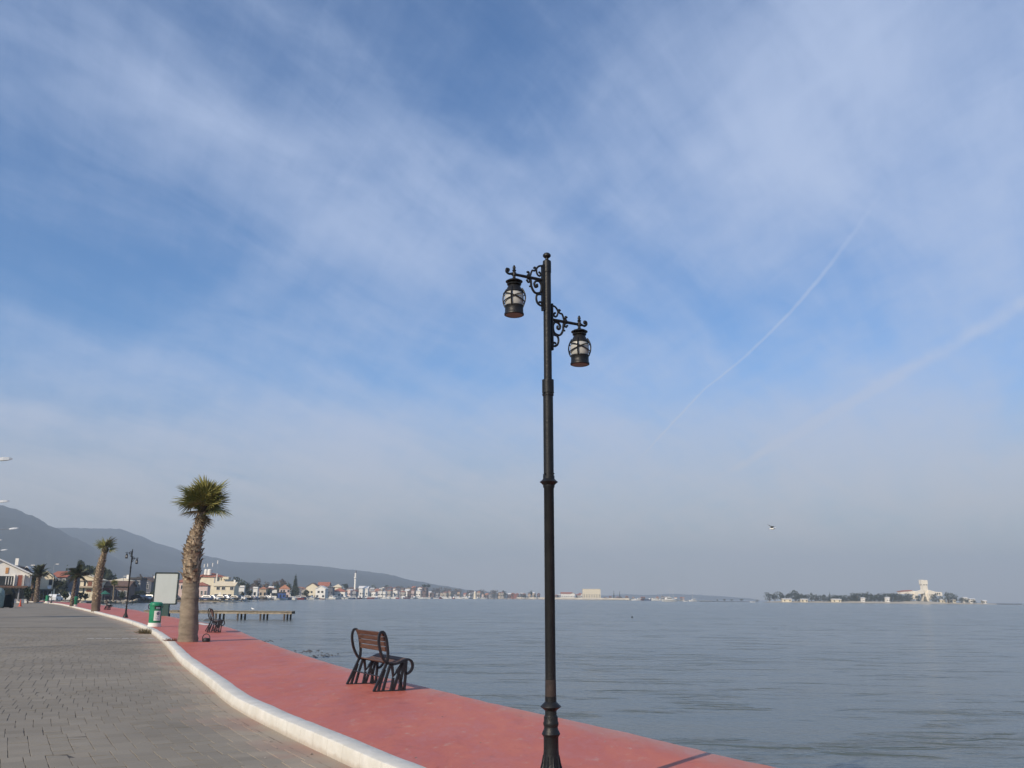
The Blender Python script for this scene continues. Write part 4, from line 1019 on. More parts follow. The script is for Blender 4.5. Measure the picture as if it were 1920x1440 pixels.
t, w, h, rise, dp = house('cream house with sloping roof and white chimney, below the phone masts', 402, 439, 1098.5, 1091, 310, 'cream', 'side', 'cream', 9, (3, 2), chimney=[.8])
house('small white cottage among the quay trees, right of the cream sloping roof', 446, 458, 1101, 1099, 345, 'white', 'flat', 'white', 6, (2, 1))
house('small tan house by the white sails on the quay', 487, 499, 1104, 1100, 420, 'tan', 'hip', 'orange', 7, (2, 1))
house('white hut with a pitched canopy on the quay', 475, 483, 1103, 1101, 400, 'white', 'flat', 'white', 5, (1, 1))
house('blue painted kiosk on the quay left of the tall conifer', 511, 535, 1112, 1111.4, 470, 'blue', 'flat', 'dark', 5, (4, 1), cat='kiosk', name='kiosk')
house('pinkish house with orange red roof above the blue kiosk', 524, 543, 1104, 1096, 540, 'pink', 'hip', 'orange', 9, (3, 2))
house('dark red shed roof just left of the blue kiosk', 511, 520, 1110, 1106, 485, 'brick', 'hip', 'brown', 6, (1, 1))
house('broad pale gable with one round window, right of the tall conifer', 574, 597, 1101, 1093.5, 640, 'cream', 'gable', 'brown', 10, (3, 2))
house('white gabled boathouse in front of the red roofs', 592, 610, 1104, 1099, 600, 'white', 'gable', 'white', 10, (2, 2))
house('red roofed house stepping up behind the white boathouse', 596, 616, 1098, 1091.5, 720, 'pink', 'side', 'red', 9, (4, 1))
house('rounded cream villa left of the minaret', 624, 640, 1101, 1095, 760, 'cream', 'hip', 'cream', 10, (3, 1))
house('white lean-to hall with red roof strip left of the minaret', 623, 647, 1109, 1102, 700, 'white', 'hip', 'red', 10, (3, 1))
house('blue grey hall between the boathouse and the cream villa', 610, 624, 1102, 1100, 690, 'shade_grey', 'flat', 'dark', 8, (3, 2))
house('dark prayer hall at the foot of the minaret', 646, 672, 1104, 1101, 905, 'shade_grey', 'hip', 'brown', 12, (4, 1), cat='building', name='prayer_hall')
house('white row house just right of the minaret', 673, 690, 1103, 1099, 900, 'white', 'side', 'white', 9, (3, 2))
# minaret
p0 = sight(665.5, 1104, 890); ztop = sight(666.5, 1067, 890).z; zc_ = sight(666, 1074, 890).z; zb_ = sight(666, 1083.5, 890).z
t = thing('minaret', 'slim white minaret with pointed grey cap above the harbour houses', 'minaret', (p0.x, 890, -.03))
MB().lathe([(1.25, 0), (1.25, 4), (1.0, 5), (.92, zc_)], 16).build('shaft', WALLS['white'], t, smooth=True, angle=R(30))
MB().lathe([(.95, zb_ - .9), (1.5, zb_ - .1), (1.5, zb_ + .9), (1.35, zb_ + .9), (1.35, zb_)], 16, cap=False).build('balcony', WALLS['white'], t)
MB().lathe([(1.12, zc_), (.7, zc_ + 1.4), (.08, ztop - .6), (.05, ztop)], 16).build('cap', mat('lead_cap', (.10, .11, .13), .5, .2, 2), t, smooth=True)

# --- filler houses along the harbour, smaller with distance
ORD = 'first second third fourth fifth sixth seventh eighth ninth tenth eleventh twelfth thirteenth fourteenth fifteenth sixteenth seventeenth eighteenth nineteenth twentieth'.split()
ORD += ['twenty-' + o for o in ORD[:9]] + ['thirtieth'] + ['thirty-' + o for o in ORD[:9]] + ['fortieth'] + ['forty-' + o for o in ORD[:9]] + ['fiftieth'] + ['fifty-' + o for o in ORD[:9]]
rr = random.Random(5); spec = []
WN = ['white', 'white', 'white', 'cream', 'pink', 'stone', 'stone', 'grey', 'brown', 'shade_grey', 'grey']; RN = ['red', 'orange', 'red', 'brown', 'brown', 'white']
def fill_row(x0, x1, y_lo, y_hi, Y0, Y1, wlo, whi, n, WN=WN):
    for i in range(n):
        x = x0 + (x1 - x0) * (i + rr.uniform(.1, .9)) / n; w_ = rr.uniform(wlo, whi); ye = rr.uniform(y_lo, y_hi); Y = rr.uniform(Y0, Y1); f = (x - x0) / (x1 - x0)
        spec.append((x, w_, ye, Y, rr.choice(WN), rr.choice(['hip', 'side', 'gable', 'flat', 'hip']), rr.choice(RN)))
fill_row(440, 520, 1101, 1108, 430, 620, 6, 11, 10)
fill_row(540, 665, 1102, 1109, 800, 1000, 5, 10, 18)
fill_row(678, 800, 1101.5, 1105, 1200, 1330, 5, 9, 20)
fill_row(675, 800, 1106, 1110.5, 1080, 1180, 5, 9, 18)
DULL = ['stone', 'brown', 'grey', 'tan', 'shade_grey', 'pink', 'white']
fill_row(800, 900, 1110, 1115, 1390, 1480, 4, 8, 12, DULL)
fill_row(900, 1015, 1111, 1116, 1400, 1490, 4, 7, 14, DULL)
fill_row(1036, 1095, 1113, 1117, 1430, 1500, 4, 8, 7)
fill_row(1130, 1290, 1117.5, 1122, 1430, 1500, 3, 6, 15, DULL)
spec.sort(); zone_n = {}
def zone(x):
    if x < 552: return 'left of the tall conifer'
    if x < 666: return 'between conifer and minaret'
    if x < 800: return 'right of the minaret'
    if x < 1036: return 'right of the twin palms'
    return 'right of the lamp post'
for x, w_, ye, Y, wn, rs, rn in spec:
    z = zone(x); zone_n[z] = zone_n.get(z, 0) + 1; roofw = 'flat roof' if rs == 'flat' else rn + (' tiled' if rn in ('red', 'orange', 'brown') else '') + ' roof'
    house('%s house with %s, %s small far house %s' % (wn, roofw, ORD[zone_n[z] - 1], z), x - w_ / 2, x + w_ / 2, ye, ye - rr.uniform(1.2, 2.6), Y, wn, rs, rn, 9, (2, 1), group='far houses along the harbour', detail=False, ww=1.6, rz=rr.uniform(-.25, .25))
house('big pale hotel block with several storeys on the far point', 1093, 1126, 1105, 1103.5, 1450, 'cream', 'flat', 'cream', 14, (7, 3), cat='hotel', name='hotel', detail=False, ww=1.8)
house('long low white boathouse wall left of the pale hotel block', 1052, 1073, 1113, 1110.5, 1440, 'white', 'side', 'red', 8, (5, 1), detail=False, ww=1.6)
house('dark red shed at the start of the pale sea wall', 958, 969, 1115.5, 1112, 1405, 'brick', 'gable', 'red', 8, (1, 1), detail=False)
# harbour mole: pale wall with rubble foot, light tower
b = MB(); a, c = sight(968, 1120, 1398), sight(1180, 1121.5, 1392); b.box(((a.x + c.x) / 2, (a.y + c.y) / 2, .9), ((c - a).length, 1.2, 3.4), math.atan2(c.y - a.y, c.x - a.x))
tag(b.build('harbour_wall', mat('pale_harbour_wall', (.62, .56, .46), .9, .2, .1)), 'long pale harbour wall on the far shore behind the lamp post', 'wall')
p = sight(890.5, 1121, 1330); zt = sight(890.5, 1108.5, 1330).z; t = thing('harbour_light', 'stubby cream harbour light tower beside the moored boats', 'lighthouse', (p.x, 1330, -.6))
MB().lathe([(2.4, 0), (1.9, 2), (1.5, zt - 2), (1.9, zt - 1.9), (1.9, zt - 1.4)], 14).build('tower', WALLS['cream'], t, smooth=True, angle=R(30)); MB().lathe([(1.1, zt - 1.4), (1.1, zt), (.1, zt + 1.2)], 12).build('lantern_room', WALLS['white'], t)
b = MB()
for i in range(150):
    f = rr.random(); q = sight(900 + 280 * f, 1121, 1385); s_ = rr.uniform(.8, 1.8); b.lathe([(s_, -1), (s_ * 1.1, .2), (s_ * .5, 1.1)], 6, (q.x, q.y + rr.uniform(-3, 3), -.7))
tag(b.build('rubble_bank', M_ROCK), kind='stuff')

# ------------------------------------------------------------------ trees
M_PINE = mat('dark_pine_foliage', (.022, .036, .020), .8, .4, 1.2, col2=(.045, .062, .028)); M_GREEN = mat('green_foliage', (.04, .062, .024), .8, .4, 1.2, col2=(.075, .095, .035))
M_BARE = mat('bare_twigs', (.10, .075, .058), .9, .35, 1.5, col2=(.15, .115, .085)); M_TRUNK = mat('tree_trunk', (.075, .055, .042), .95, .3, 3)
def crown_mb(blobs, n, size, rs):
    b = MB()
    tot = sum(bl[1][0] * bl[1][1] * bl[1][2] for bl in blobs)
    for c, r in blobs:
        k = max(8, int(n * r[0] * r[1] * r[2] / tot))
        for i in range(k):
            d = Vector((rs.gauss(0, 1), rs.gauss(0, 1), rs.gauss(0, 1))).normalized() * rs.uniform(.35, 1.) ** .5
            d *= 1 + .28 * mnoise.noise(d * 2.3 + Vector(c))
            p = Vector((c[0] + d.x * r[0], c[1] + d.y * r[1], c[2] + d.z * r[2])); s_ = size * rs.uniform(.6, 1.4)
            u = Vector((rs.gauss(0, 1), rs.gauss(0, 1), rs.gauss(0, 1))).normalized(); v = u.orthogonal().normalized(); nn = u.cross(v)
            b.add([p - v * s_, p + nn * s_ * .6, p + v * s_, p - nn * s_ * .6 + u * s_ * .2], [(0, 1, 2, 3)])
    return b
def tree(label, px, yt, yb, Y, wpx, kind='round', m=None, n=500, group=None, zb=None, seed=None):
    rs = random.Random(seed or int(px * 7 + yt)); p = sight(px, yb, Y); ztop = sight(px, yt, Y).z; z0 = p.z if zb is None else zb; w = wpx * Y / F_PX * 1.02; H = ztop - z0
    t = thing('tree', label, 'tree', (p.x, Y, z0), 0, group); m = m or M_GREEN
    if kind == 'conifer':
        blobs = [((0, 0, H * (.16 + .8 * f)), (w / 2 * (1.02 - .86 * f), w / 2 * (1.02 - .86 * f), H * .10)) for f in [i / 8 for i in range(9)]]
    elif kind == 'umbrella':
        blobs = [((rs.uniform(-.3, .3) * w, rs.uniform(-.25, .25) * w, H * rs.uniform(.72, .86)), (w * rs.uniform(.2, .32), w * rs.uniform(.2, .3), H * rs.uniform(.10, .16))) for i in range(6)]
    elif kind == 'bush':
        blobs = [((0, 0, H * .48), (w * .40, w * .36, H * .40))] + [((rs.uniform(-.4, .4) * w, rs.uniform(-.3, .3) * w, H * rs.uniform(.22, .84)), (w * rs.uniform(.16, .27), w * rs.uniform(.15, .25), H * rs.uniform(.12, .2))) for i in range(9)]
    else:
        blobs = [((0, 0, H * .55), (w * .36, w * .36, H * .34))] + [((rs.uniform(-.34, .34) * w, rs.uniform(-.3, .3) * w, H * rs.uniform(.42, .84)), (w * rs.uniform(.15, .25), w * rs.uniform(.15, .25), H * rs.uniform(.11, .18))) for i in range(8)]
    trk = MB().tube([(0, 0, -.4), (w * .01, 0, H * .3), (w * .03, 0, H * .6), (0, 0, H * .86)], [max(.12, w * .045), max(.1, w * .035), max(.06, w * .02), .03], 7)
    for i in range(4):
        a = rs.uniform(0, 6.3); trk.tube([(0, 0, H * rs.uniform(.28, .45)), (math.cos(a) * w * .16, math.sin(a) * w * .16, H * .58), (math.cos(a) * w * .3, math.sin(a) * w * .3, H * .74)], [w * .02, w * .013, .02], 5)
    trk.build('trunk', M_TRUNK, t)
    crown_mb(blobs, n, max(.16, (w * H) ** .5 * .055), rs).build('crown', m, t)
    return t
tree('tall dark pine rising behind the wide cream house', 149, 1043, 1100, 330, 17, 'round', M_PINE, 1600, zb=-.03)
tree('broad dark green tree behind the wide cream house', 182, 1059, 1100, 320, 54, 'round', M_GREEN, 2600, zb=-.03)
tree('dark bushy tree right of the leaning palm', 204, 1067, 1105, 310, 22, 'round', M_PINE, 1000, zb=-.03)
tree('dark conifer left of the tall pine', 121, 1063, 1100, 318, 15, 'conifer', M_PINE, 1000, zb=-.03)
tree('bushy dark tree between the conifer and the tall pine', 135, 1060, 1100, 322, 22, 'round', M_PINE, 1000, zb=-.03)
tree('feathery grey green tree beside the thin pale palm', 118, 1083, 1122, 200, 16, 'round', mat('grey_green_foliage', (.07, .08, .055), .85, .35, 1.5), 700, zb=-.03)
tree('bare brownish tree above the roofs right of the second lamp post', 262, 1072, 1100, 520, 14, 'round', M_BARE, 500, zb=-.03)
tree('smaller bare tree above the yellow upper storey house', 281, 1074, 1100, 540, 10, 'round', M_BARE, 400, zb=-.03)
tree('tall dark conifer on the quay right of the blue kiosk', 552, 1077, 1119, 545, 13, 'conifer', M_PINE, 1500, zb=-.03)
tree('dark round tree at the foot of the tall conifer', 556, 1097, 1119, 540, 13, 'round', M_PINE, 600, zb=-.03)
tree('dark round canopy tree right of the tall conifer', 574, 1104, 1118, 560, 13, 'round', M_PINE, 600, zb=-.03)
tree('flat topped pine left of the minaret', 645, 1093, 1105, 860, 14, 'umbrella', M_PINE, 400, zb=-.03)
for i, (x, yt, w_, Y, m, wd) in enumerate(((440, 1080, 16, 430, M_PINE, 'dark tree'), (452, 1084, 14, 440, M_GREEN, 'green tree'), (463, 1088, 12, 400, M_PINE, 'dark tree'), (432, 1087, 10, 380, M_GREEN, 'green tree'), (478, 1083, 22, 560, M_BARE, 'bare brown tree'), (497, 1088, 16, 560, M_BARE, 'bare brown tree'),
                                           (517, 1086, 20, 600, M_BARE, 'bare brown tree'), (530, 1083, 18, 640, M_BARE, 'bare brown tree'), (520, 1092, 13, 560, M_GREEN, 'green tree'), (468, 1103, 12, 370, M_PINE, 'dark tree'), (500, 1103, 15, 430, M_GREEN, 'green tree'), (454, 1108, 10, 340, M_PINE, 'dark tree'), (542, 1090, 12, 600, M_GREEN, 'green tree'))):
    tree('%s among the quayside houses, %s such tree right of the phone masts' % (wd, ORD[i]), x, yt, 1112, Y, w_, 'round', m, 500, 'trees among the quayside houses', zb=-.03)
for i, (x, yt, w_, Y, m) in enumerate(((818, 1100, 20, 1500, M_BARE), (838, 1099, 22, 1500, M_BARE), (858, 1101, 18, 1500, M_BARE), (900, 1103, 20, 1500, M_BARE), (925, 1103, 20, 1500, M_BARE), (880, 1104, 16, 1480, M_BARE), (700, 1094, 16, 1350, M_GREEN), (725, 1095, 18, 1350, M_GREEN), (748, 1096, 18, 1350, M_GREEN), (770, 1098, 20, 1350, M_GREEN), (995, 1106, 11, 1440, M_PINE), (945, 1105, 14, 1480, M_PINE))):
    tree('hazy tree behind the harbour roofs, %s from the left among those past the minaret' % ORD[sorted((818, 838, 858, 900, 925, 880, 700, 725, 748, 770, 995, 945)).index(x)], x, yt, 1118, Y, w_, 'round', m, 260, 'hazy trees behind the harbour', zb=-.03)
for x, lab in ((795, 'left one of the twin tall palms on the far harbour front'), (802.5, 'right one of the twin tall palms on the far harbour front')):
    p = sight(x, 1118, 1200); zt = sight(x, 1098, 1200).z; t = thing('palm_tree', lab, 'palm tree', (p.x, 1200, -.03), 0, 'twin harbour palms')
    MB().tube([(0, 0, 0), (.1, 0, zt * .5), (0, 0, zt)], [.35, .3, .28], 7).build('trunk', M_TRUNK, t)
    crown_mb([((0, 0, zt - .3), (2.9, 2.9, 1.9))], 160, .7, random.Random(int(x))).build('crown', M_PINE, t)
for x, yt, w_ in ((1151, 1107.5, 5), (1162, 1109, 5)):
    tree('slim dark tree right of the pale hotel, the %s of two' % ('taller' if x == 1151 else 'shorter'), x, yt, 1120, 1440, w_, 'conifer', M_PINE, 200, 'slim trees by the hotel', zb=-.03)
for i, (x, yt, w_, Y, yb) in enumerate(((52, 1098, 15, 145, 1127), (60, 1101, 16, 172, 1126), (101, 1098, 14, 196, 1124), (112, 1100, 14, 205, 1123), (122, 1106, 13, 200, 1122), (151, 1110, 12, 214, 1121), (160, 1112, 9, 214, 1121), (244, 1104, 16, 246, 1121), (256, 1107, 14, 250, 1121), (268, 1105, 15, 262, 1120), (284, 1108, 14, 270, 1120), (228, 1109, 12, 232, 1122))):
    tree('dark shrub added for street level shade before the left houses, %s from the left' % ORD[i], x, yt, yb, Y, w_, 'round', (M_PINE, M_GREEN)[i % 3 == 1], 420, 'shrubs added as street shade before the left houses', zb=-.03)  # shrubs added to make the dark shaded band at the house feet
for i in range(26):  # low trees added to darken the lower halves of the harbour houses
    x = 684 + i * 12.6 + rr.uniform(-4, 4); Y = 1090 + 300 * min(1, (x - 680) / 200); tree('low hazy tree added to darken the harbour front, %s from the minaret' % ORD[i], x, 1109.5 + rr.uniform(-2, 3) + max(0, (x - 800) * .012), 1121, Y, rr.uniform(6, 11), 'round', (M_PINE, M_GREEN, M_BARE)[i % 3], 110, 'low trees added to darken the harbour front', zb=-.03)
# clipped hedge added to fill the dark of the shaded shop fronts
b = crown_mb([((x, 0, .7), (2.2, .9, .9)) for x in (0, 3, 6, 9, 12)], 900, .14, random.Random(9))
p = sight(44, 1128, 172); tag(b.build('hedge', M_GREEN, loc=(p.x - 9, 172, 0)), 'low green hedge added as shade at the foot of the white gabled house', 'hedge')

# ------------------------------------------------------------------ street lights, vehicles, street things
M_ALU = mat('grey_light_pole', (.36, .37, .38), .5, .1, 4, metal=.3); M_LENSG = mat('light_lens', (.62, .63, .62), .3, .1, 3)
def street_light(hx, hy, hz, label, tilt=0.):
    """hx, hy, hz: tip of the head; the pole stands on the left pavement"""
    rz = math.atan2(.5, .866); t = thing('street_light', label, 'street light', (hx - 2.75, hy - 1.2, .10), rz, 'tall street lights on the left pavement'); z = hz - .1
    MB().tube([(0, 0, 0), (0, 0, z * .6), (0, 0, z - .5)], [.085, .07, .055], 10).build('pole', M_ALU, t, smooth=True)
    MB().tube(catmull([(0, 0, z - .5), (.12, 0, z - .18), (.7, 0, z - .06), (2.3, 0, z + .03)], 5), .032, 8).build('arm', M_ALU, t, smooth=True)
    hd = MB()
    rows = []
    for x, w_, h0, h1 in ((2.2, .05, -.03, .05), (2.35, .11, -.05, .10), (2.6, .15, -.05, .13), (2.85, .13, -.035, .11), (3.0, .05, .0, .06)):
        u_ = (x - 2.2) * .13; rows.append([(x, -w_, h0 + u_), (x, w_, h0 + u_), (x, w_ * .6, h1 * .85 + u_), (x, -w_ * .6, h1 * .85 + u_)])
    hd.add([(x, y, zz + z + .04) for rw in rows for x, y, zz in rw], [(i * 4 + k, i * 4 + (k + 1) % 4, i * 4 + 4 + (k + 1) % 4, i * 4 + 4 + k) for i in range(4) for k in range(4)] + [(3, 2, 1, 0), (16, 17, 18, 19)])
    hd.build('lamp_head', M_LENSG, t)
    return t
for i, (hx, hy, hz) in enumerate(((-23.84, 42, 7.71), (-34.4, 61, 7.6), (-46.7, 85, 7.45), (-58.3, 103, 7.36), (-69.8, 125, 7.3))):
    street_light(hx, hy, hz, ('highest and nearest street light head at the left edge', 'second highest street light head at the left edge', 'street light head reaching farthest in, third from the top', 'fourth street light from the top at the left edge', 'fifth and smaller street light, low above the left roofs', 'smallest street light at the left edge')[i])
street_light(-16.2, 23.5, 7.8, 'street light on the left pavement, outside the view')
for x, y, Y in ((62, 1059.5, 215), (72, 1062.5, 222), (107.5, 1057.5, 260)):
    p = sight(x, y, Y); t = thing('street_light', 'far street light with pale head, above the %s' % {62: 'half hidden dark palm', 72: 'broad dark palm', 107.5: 'red tiled roof'}[x], 'street light', (p.x - .9, Y, -.03), 0, 'far street lights over the left houses')
    MB().tube([(0, 0, 0), (0, 0, p.z - .3), (.6, 0, p.z)], .05, 6).build('pole', M_ALU, t); MB().box((.95, 0, p.z), (.9, .3, .16)).build('lamp_head', M_FRAME, t)
for x, y, Y in ((232, 1080, 250), (273, 1092, 292)):
    p = sight(x, y, Y); t = thing('street_light', 'thin pale street light in front of the %s' % ('cream slab roof house' if x == 232 else 'dark brown gabled house'), 'street light', (p.x, Y, -.03), 0, 'thin street lights on the far shore road')
    MB().tube([(0, 0, 0), (0, 0, p.z)], .07, 6).build('pole', M_ALU, t); MB().box((.4, 0, p.z), (.9, .25, .12)).build('lamp_head', M_FRAME, t)
# recycling containers, cone
M_CONT = mat('dark_green_container', (.006, .011, .011), .75, .2, 3, spec=.25); M_PALEG = mat('pale_green_container', (.20, .27, .24), .5, .2, 3)
p = sight(12.5, 1137.5, 101)
t = thing('recycling_container', 'dark green gabled recycling container on the left side of the road', 'container', (p.x, 101, 0), R(6), 'recycling containers at the roadside')
MB().prism([(-.60, .06), (.60, .06), (.60, 1.55), (-.60, 1.55)], -.3, .3).build('body', M_CONT, t)
MB().prism([(-.64, 1.55), (.64, 1.55), (.32, 2.05), (-.34, 2.05)], -.33, .33).build('lid', M_CONT, t)
MB().box((-.05, -.33, 1.45), (.8, .06, .12)).build('handle', M_BLACK, t)
for sx in (-1, 1): MB().box((sx * .45, 0, .03), (.16, .5, .06)).build('foot', M_BLACK, t)
p = sight(-7, 1139, 99.5); t = thing('recycling_container', 'pale green container cut by the left edge, beside the dark one', 'container', (p.x, 99.5, 0), R(6), 'recycling containers at the roadside')
MB().lathe([(.58, .05), (.66, .3), (.68, 1.3), (.6, 1.8), (.35, 2.1), (.1, 2.18)], 20).build('body', M_PALEG, t, smooth=True); MB().lathe([(.17, -.03), (.17, .03)], 16).build('bottle_hole', M_BLACK, t, loc=(.25, -.6, 1.5)).rotation_euler = (R(90), 0, R(20))
p = sight(37.5, 1137, 112.5); t = thing('traffic_cone', 'orange red traffic cone on the road beside the dark container', 'cone', (p.x, 112.5, 0))
M_CONE = mat('orange_cone', (.50, .075, .03), .6, .15, 5)
MB().box((0, 0, .02), (.42, .42, .04)).build('base', M_CONE, t); MB().lathe([(.17, .04), (.10, .42), (.04, .82), (.03, .84)], 18).build('cone', M_CONE, t, smooth=True, angle=R(50))
def car(label, x, y, z, rz, paint, group, van=False):
    t = thing('parked_car', label, 'car', (x, y, z), rz, group); hr = 1.95 if van else 1.45; L_ = 2.1
    prof = [(-L_, .28), (L_, .28), (L_ + .05, .55), (L_ - .05, .82), (L_ * .55, .92), (L_ * .22, hr), (-L_ * .62, hr), (-L_ * .92, .95), (-L_, .9)]
    b = MB(); n_ = len(prof); V = []
    for yy, k in ((-.86, 0), (-.80, 1), (.80, 1), (.86, 0)):
        for u, w_ in prof: V.append((u * (1 if k == 0 else 1), yy * (.80 if w_ > 1.0 else 1), w_ - (0 if k else .02)))
    b.add(V, [(i * n_ + k, i * n_ + (k + 1) % n_, (i + 1) * n_ + (k + 1) % n_, (i + 1) * n_ + k) for i in range(3) for k in range(n_)] + [tuple(range(n_))[::-1], tuple(range(3 * n_, 4 * n_))])
    b.build('body', paint, t)
    for sy in (-1, 1):
        MB().prism([(-L_ * .80, .98), (L_ * .42, .98), (L_ * .19, hr - .12), (-L_ * .58, hr - .12)], sy * .80 - .03, sy * .80 + .03).build('side_window', M_GLASS, t)
    MB().add([(L_ * .56, -.62, .97), (L_ * .56, .62, .97), (L_ * .27, .56, hr - .06), (L_ * .27, -.56, hr - .06)], [(0, 1, 2, 3)]).build('windscreen', M_GLASS, t)
    for sx in (-1, 1):
        for sy in (-1, 1): MB().tube([(sx * 1.28, sy * .70, .31), (sx * 1.28, sy * .89, .31)], .31, 14).build('wheel', M_BLACK, t)
    for sy in (-1, 1):
        MB().box((L_ + .03, sy * .62, .68), (.06, .3, .13)).build('headlight', M_FRAME, t)
    return t
PAINTS = {'dark': mat('car_paint_dark', (.02, .022, .027), .25, .1, 2), 'white': mat('car_paint_white', (.72, .72, .70), .25, .05, 2), 'silver': mat('car_paint_silver', (.34, .35, .37), .3, .05, 2, metal=.4), 'blue': mat('car_paint_blue', (.03, .05, .11), .25, .1, 2), 'red': mat('car_paint_red', (.20, .02, .02), .25, .1, 2)}
p = sight(31, 1125, 150); car('dark parked car between the container and the cone', p.x, 131, 0, R(100), PAINTS['dark'], 'cars parked by the left houses')
p = sight(93, 1126, 180); car('white car parked beyond the kerb, below the cream house with the dish', p.x, 182, 0, R(98), PAINTS['white'], 'cars parked by the left houses')
p = sight(126, 1118, 205); car('white van parked below the wide cream house', p.x, 205, 0, R(5), PAINTS['white'], 'cars parked by the left houses', True)
p = sight(52, 1124, 170); car('silver car in front of the low hedge', p.x, 168, 0, R(20), PAINTS['silver'], 'cars parked by the left houses')
carx = [(243, 238, 'dark'), (256, 241, 'silver'), (268, 246, 'white'), (284, 252, 'dark'), (378, 268, 'blue'), (391, 275, 'white'), (404, 283, 'dark'), (418, 290, 'silver'), (431, 300, 'dark'), (444, 310, 'white'), (457, 322, 'dark'), (470, 340, 'blue'), (486, 375, 'dark'), (500, 400, 'silver')]
for i, (x, Y, c) in enumerate(carx):
    p = sight(x, 1118, Y); car('%s car parked along the far quay, %s in that row from the left' % (c, ORD[i]), p.x, Y + 4, 0, R(-5 if i % 2 else 175), PAINTS[c], 'cars parked along the quay')
# parasol and sign boards by the rocks
p = sight(196, 1121, 225); t = thing('parasol', 'closed sloping green parasol in front of the low brown house', 'parasol', (p.x, 225, -.03))
MB().tube([(0, 0, 0), (0, 0, 2.4)], .03, 6).build('pole', M_ALU, t); MB().lathe([(1.4, 1.55), (.7, 2.0), (.03, 2.45)], 8).build('canopy', mat('green_canvas', (.012, .11, .075), .8, .2, 3), t)
for x, y0, y1, Y, lab in ((412, 1110.5, 1117, 288, 'white board on the quay below the cream sloping roof'), (469, 1106, 1114, 372, 'tilted white sail cloth on the quay'), (508.5, 1112.5, 1119.5, 460, 'white board left of the blue kiosk'), (449, 1115, 1119, 318, 'pale white tarpaulin on the quay near the dark trees'), (258.5, 1114.5, 1118.5, 244, 'round white float on the shore road, right of the second lamp post')):
    a, c = sight(x - 2.2, y1, Y), sight(x + 2.2, y0, Y); t = thing('sign_board', lab, 'board', ((a.x + c.x) / 2, Y, -.03))
    MB().box((0, 0, (a.z + c.z) / 2 + .03), (c.x - a.x, .08, c.z - a.z)).build('panel', WALLS['white'], t); MB().box((0, .06, a.z / 2), (.1, .08, a.z + .06)).build('post', M_ALU, t)

# ------------------------------------------------------------------ boats
M_HULL = mat('boat_white', (.74, .73, .69), .4, .08, 1.5); M_HULLB = mat('boat_blue', (.05, .10, .22), .4, .1, 1.5); M_HULLR = mat('boat_red', (.34, .06, .05), .45, .1, 1.5); M_COVER = mat('boat_cover', (.06, .08, .12), .8, .2, 2)
def boat(label, x, y, l, rz, hull, mast=0., cabin=True, group='boats moored along the harbour', stripe=None):
    t = thing('boat', label, 'boat', (x, y, -.6), rz, group); w = l * .16; h = l * .13; V = []
    for u, k, sh in ((-.5, .82, 0), (-.2, 1, -.04), (.1, .96, 0), (.33, .66, .12), (.5, .04, .34)):
        z1 = h * (1 + sh); V += [(u * l, -w * k, z1), (u * l * .93, -w * k * .6, .0), (u * l * .92, 0, -.25 * h), (u * l * .93, w * k * .6, 0), (u * l, w * k, z1)]
    b = MB().add(V, [(i * 5 + j, i * 5 + 5 + j, i * 5 + 6 + j, i * 5 + 1 + j) for i in range(4) for j in range(4)] + [(4, 3, 2, 1, 0)] + [(i * 5, i * 5 + 4, i * 5 + 9, i * 5 + 5) for i in range(4)])
    b.build('hull', hull, t)
    if cabin:
        MB().prism([(-.28 * l, h * .95), (.16 * l, h * .95), (.06 * l, h * 1.9), (-.24 * l, h * 2.0)], -w * .6, w * .6).build('cabin', M_HULL, t)
        MB().prism([(-.23 * l, h * 1.3), (.105 * l, h * 1.3), (.075 * l, h * 1.65), (-.22 * l, h * 1.7)], -w * .61, w * .61).build('cabin_window', M_GLASS, t)
    else:
        MB().prism([(-.42 * l, h * .93), (.2 * l, h * .93), (.0, h * 1.35), (-.3 * l, h * 1.3)], -w * .8, w * .8).build('cover', M_COVER, t)
    if mast:
        m_ = MB().tube([(0, 0, h), (0, 0, mast)], [.12, .07], 6).build('mast', M_FRAME, t); MB().tube([(0, 0, h * 2.2), (-.38 * l, 0, h * 2.3)], .10, 6).build('boom', M_FRAME, m_)
    return t
rr = random.Random(31)
BX = [527, 533.5, 540, 548, 556, 562, 569, 577, 584, 592, 600, 613, 620, 627, 634, 641, 647, 653, 659, 667, 673, 679, 686, 693, 699, 706, 713, 720, 727, 734, 741, 748, 755, 762, 770, 777, 784, 792, 800, 808, 815, 822, 829, 836, 844, 851, 858, 866, 872, 880, 898, 1190, 1197, 1204, 1210, 1218, 1226]
def shore_y(x): return 455 + (x - 520) / 146 * 270 if x < 666 else (725 + (x - 666) / 134 * 400 if x < 800 else (1125 + (x - 800) / 100 * 180 if x < 900 else 1300))
for i, x in enumerate(BX):
    Y = shore_y(x) + rr.uniform(-14, 8); p = sight(x, 1122, Y); hl = rr.choice([M_HULL, M_HULL, M_HULL, M_HULL, M_HULLB, M_HULLR]); cb = rr.random() < .6; nm = {M_HULL: 'white', M_HULLB: 'blue', M_HULLR: 'red'}[hl]
    boat('%s boat %s, %s moored boat counted from the blue kiosk' % (nm, 'with cabin' if cb else 'under a dark cover', ORD[i]) if i < 30 else '%s boat %s, %s moored boat from the right end of the harbour' % (nm, 'with cabin' if cb else 'under a dark cover', ORD[len(BX) - 1 - i]), p.x, Y, rr.uniform(6, 9.5) * (1.5 if Y > 900 else 1.05), R(rr.uniform(0, 360)), hl, rr.uniform(9, 13) if rr.random() < .12 else 0, cb)
p = sight(450, 1124, 372); boat('small white open boat moored alone off the dark quay wall', p.x, 372, 5.2, R(5), M_HULL, 0, False)
p = sight(907, 1122, 1240); boat('white boat lying just right of the harbour light tower', p.x, 1240, 10, R(10), M_HULL, 7, True)
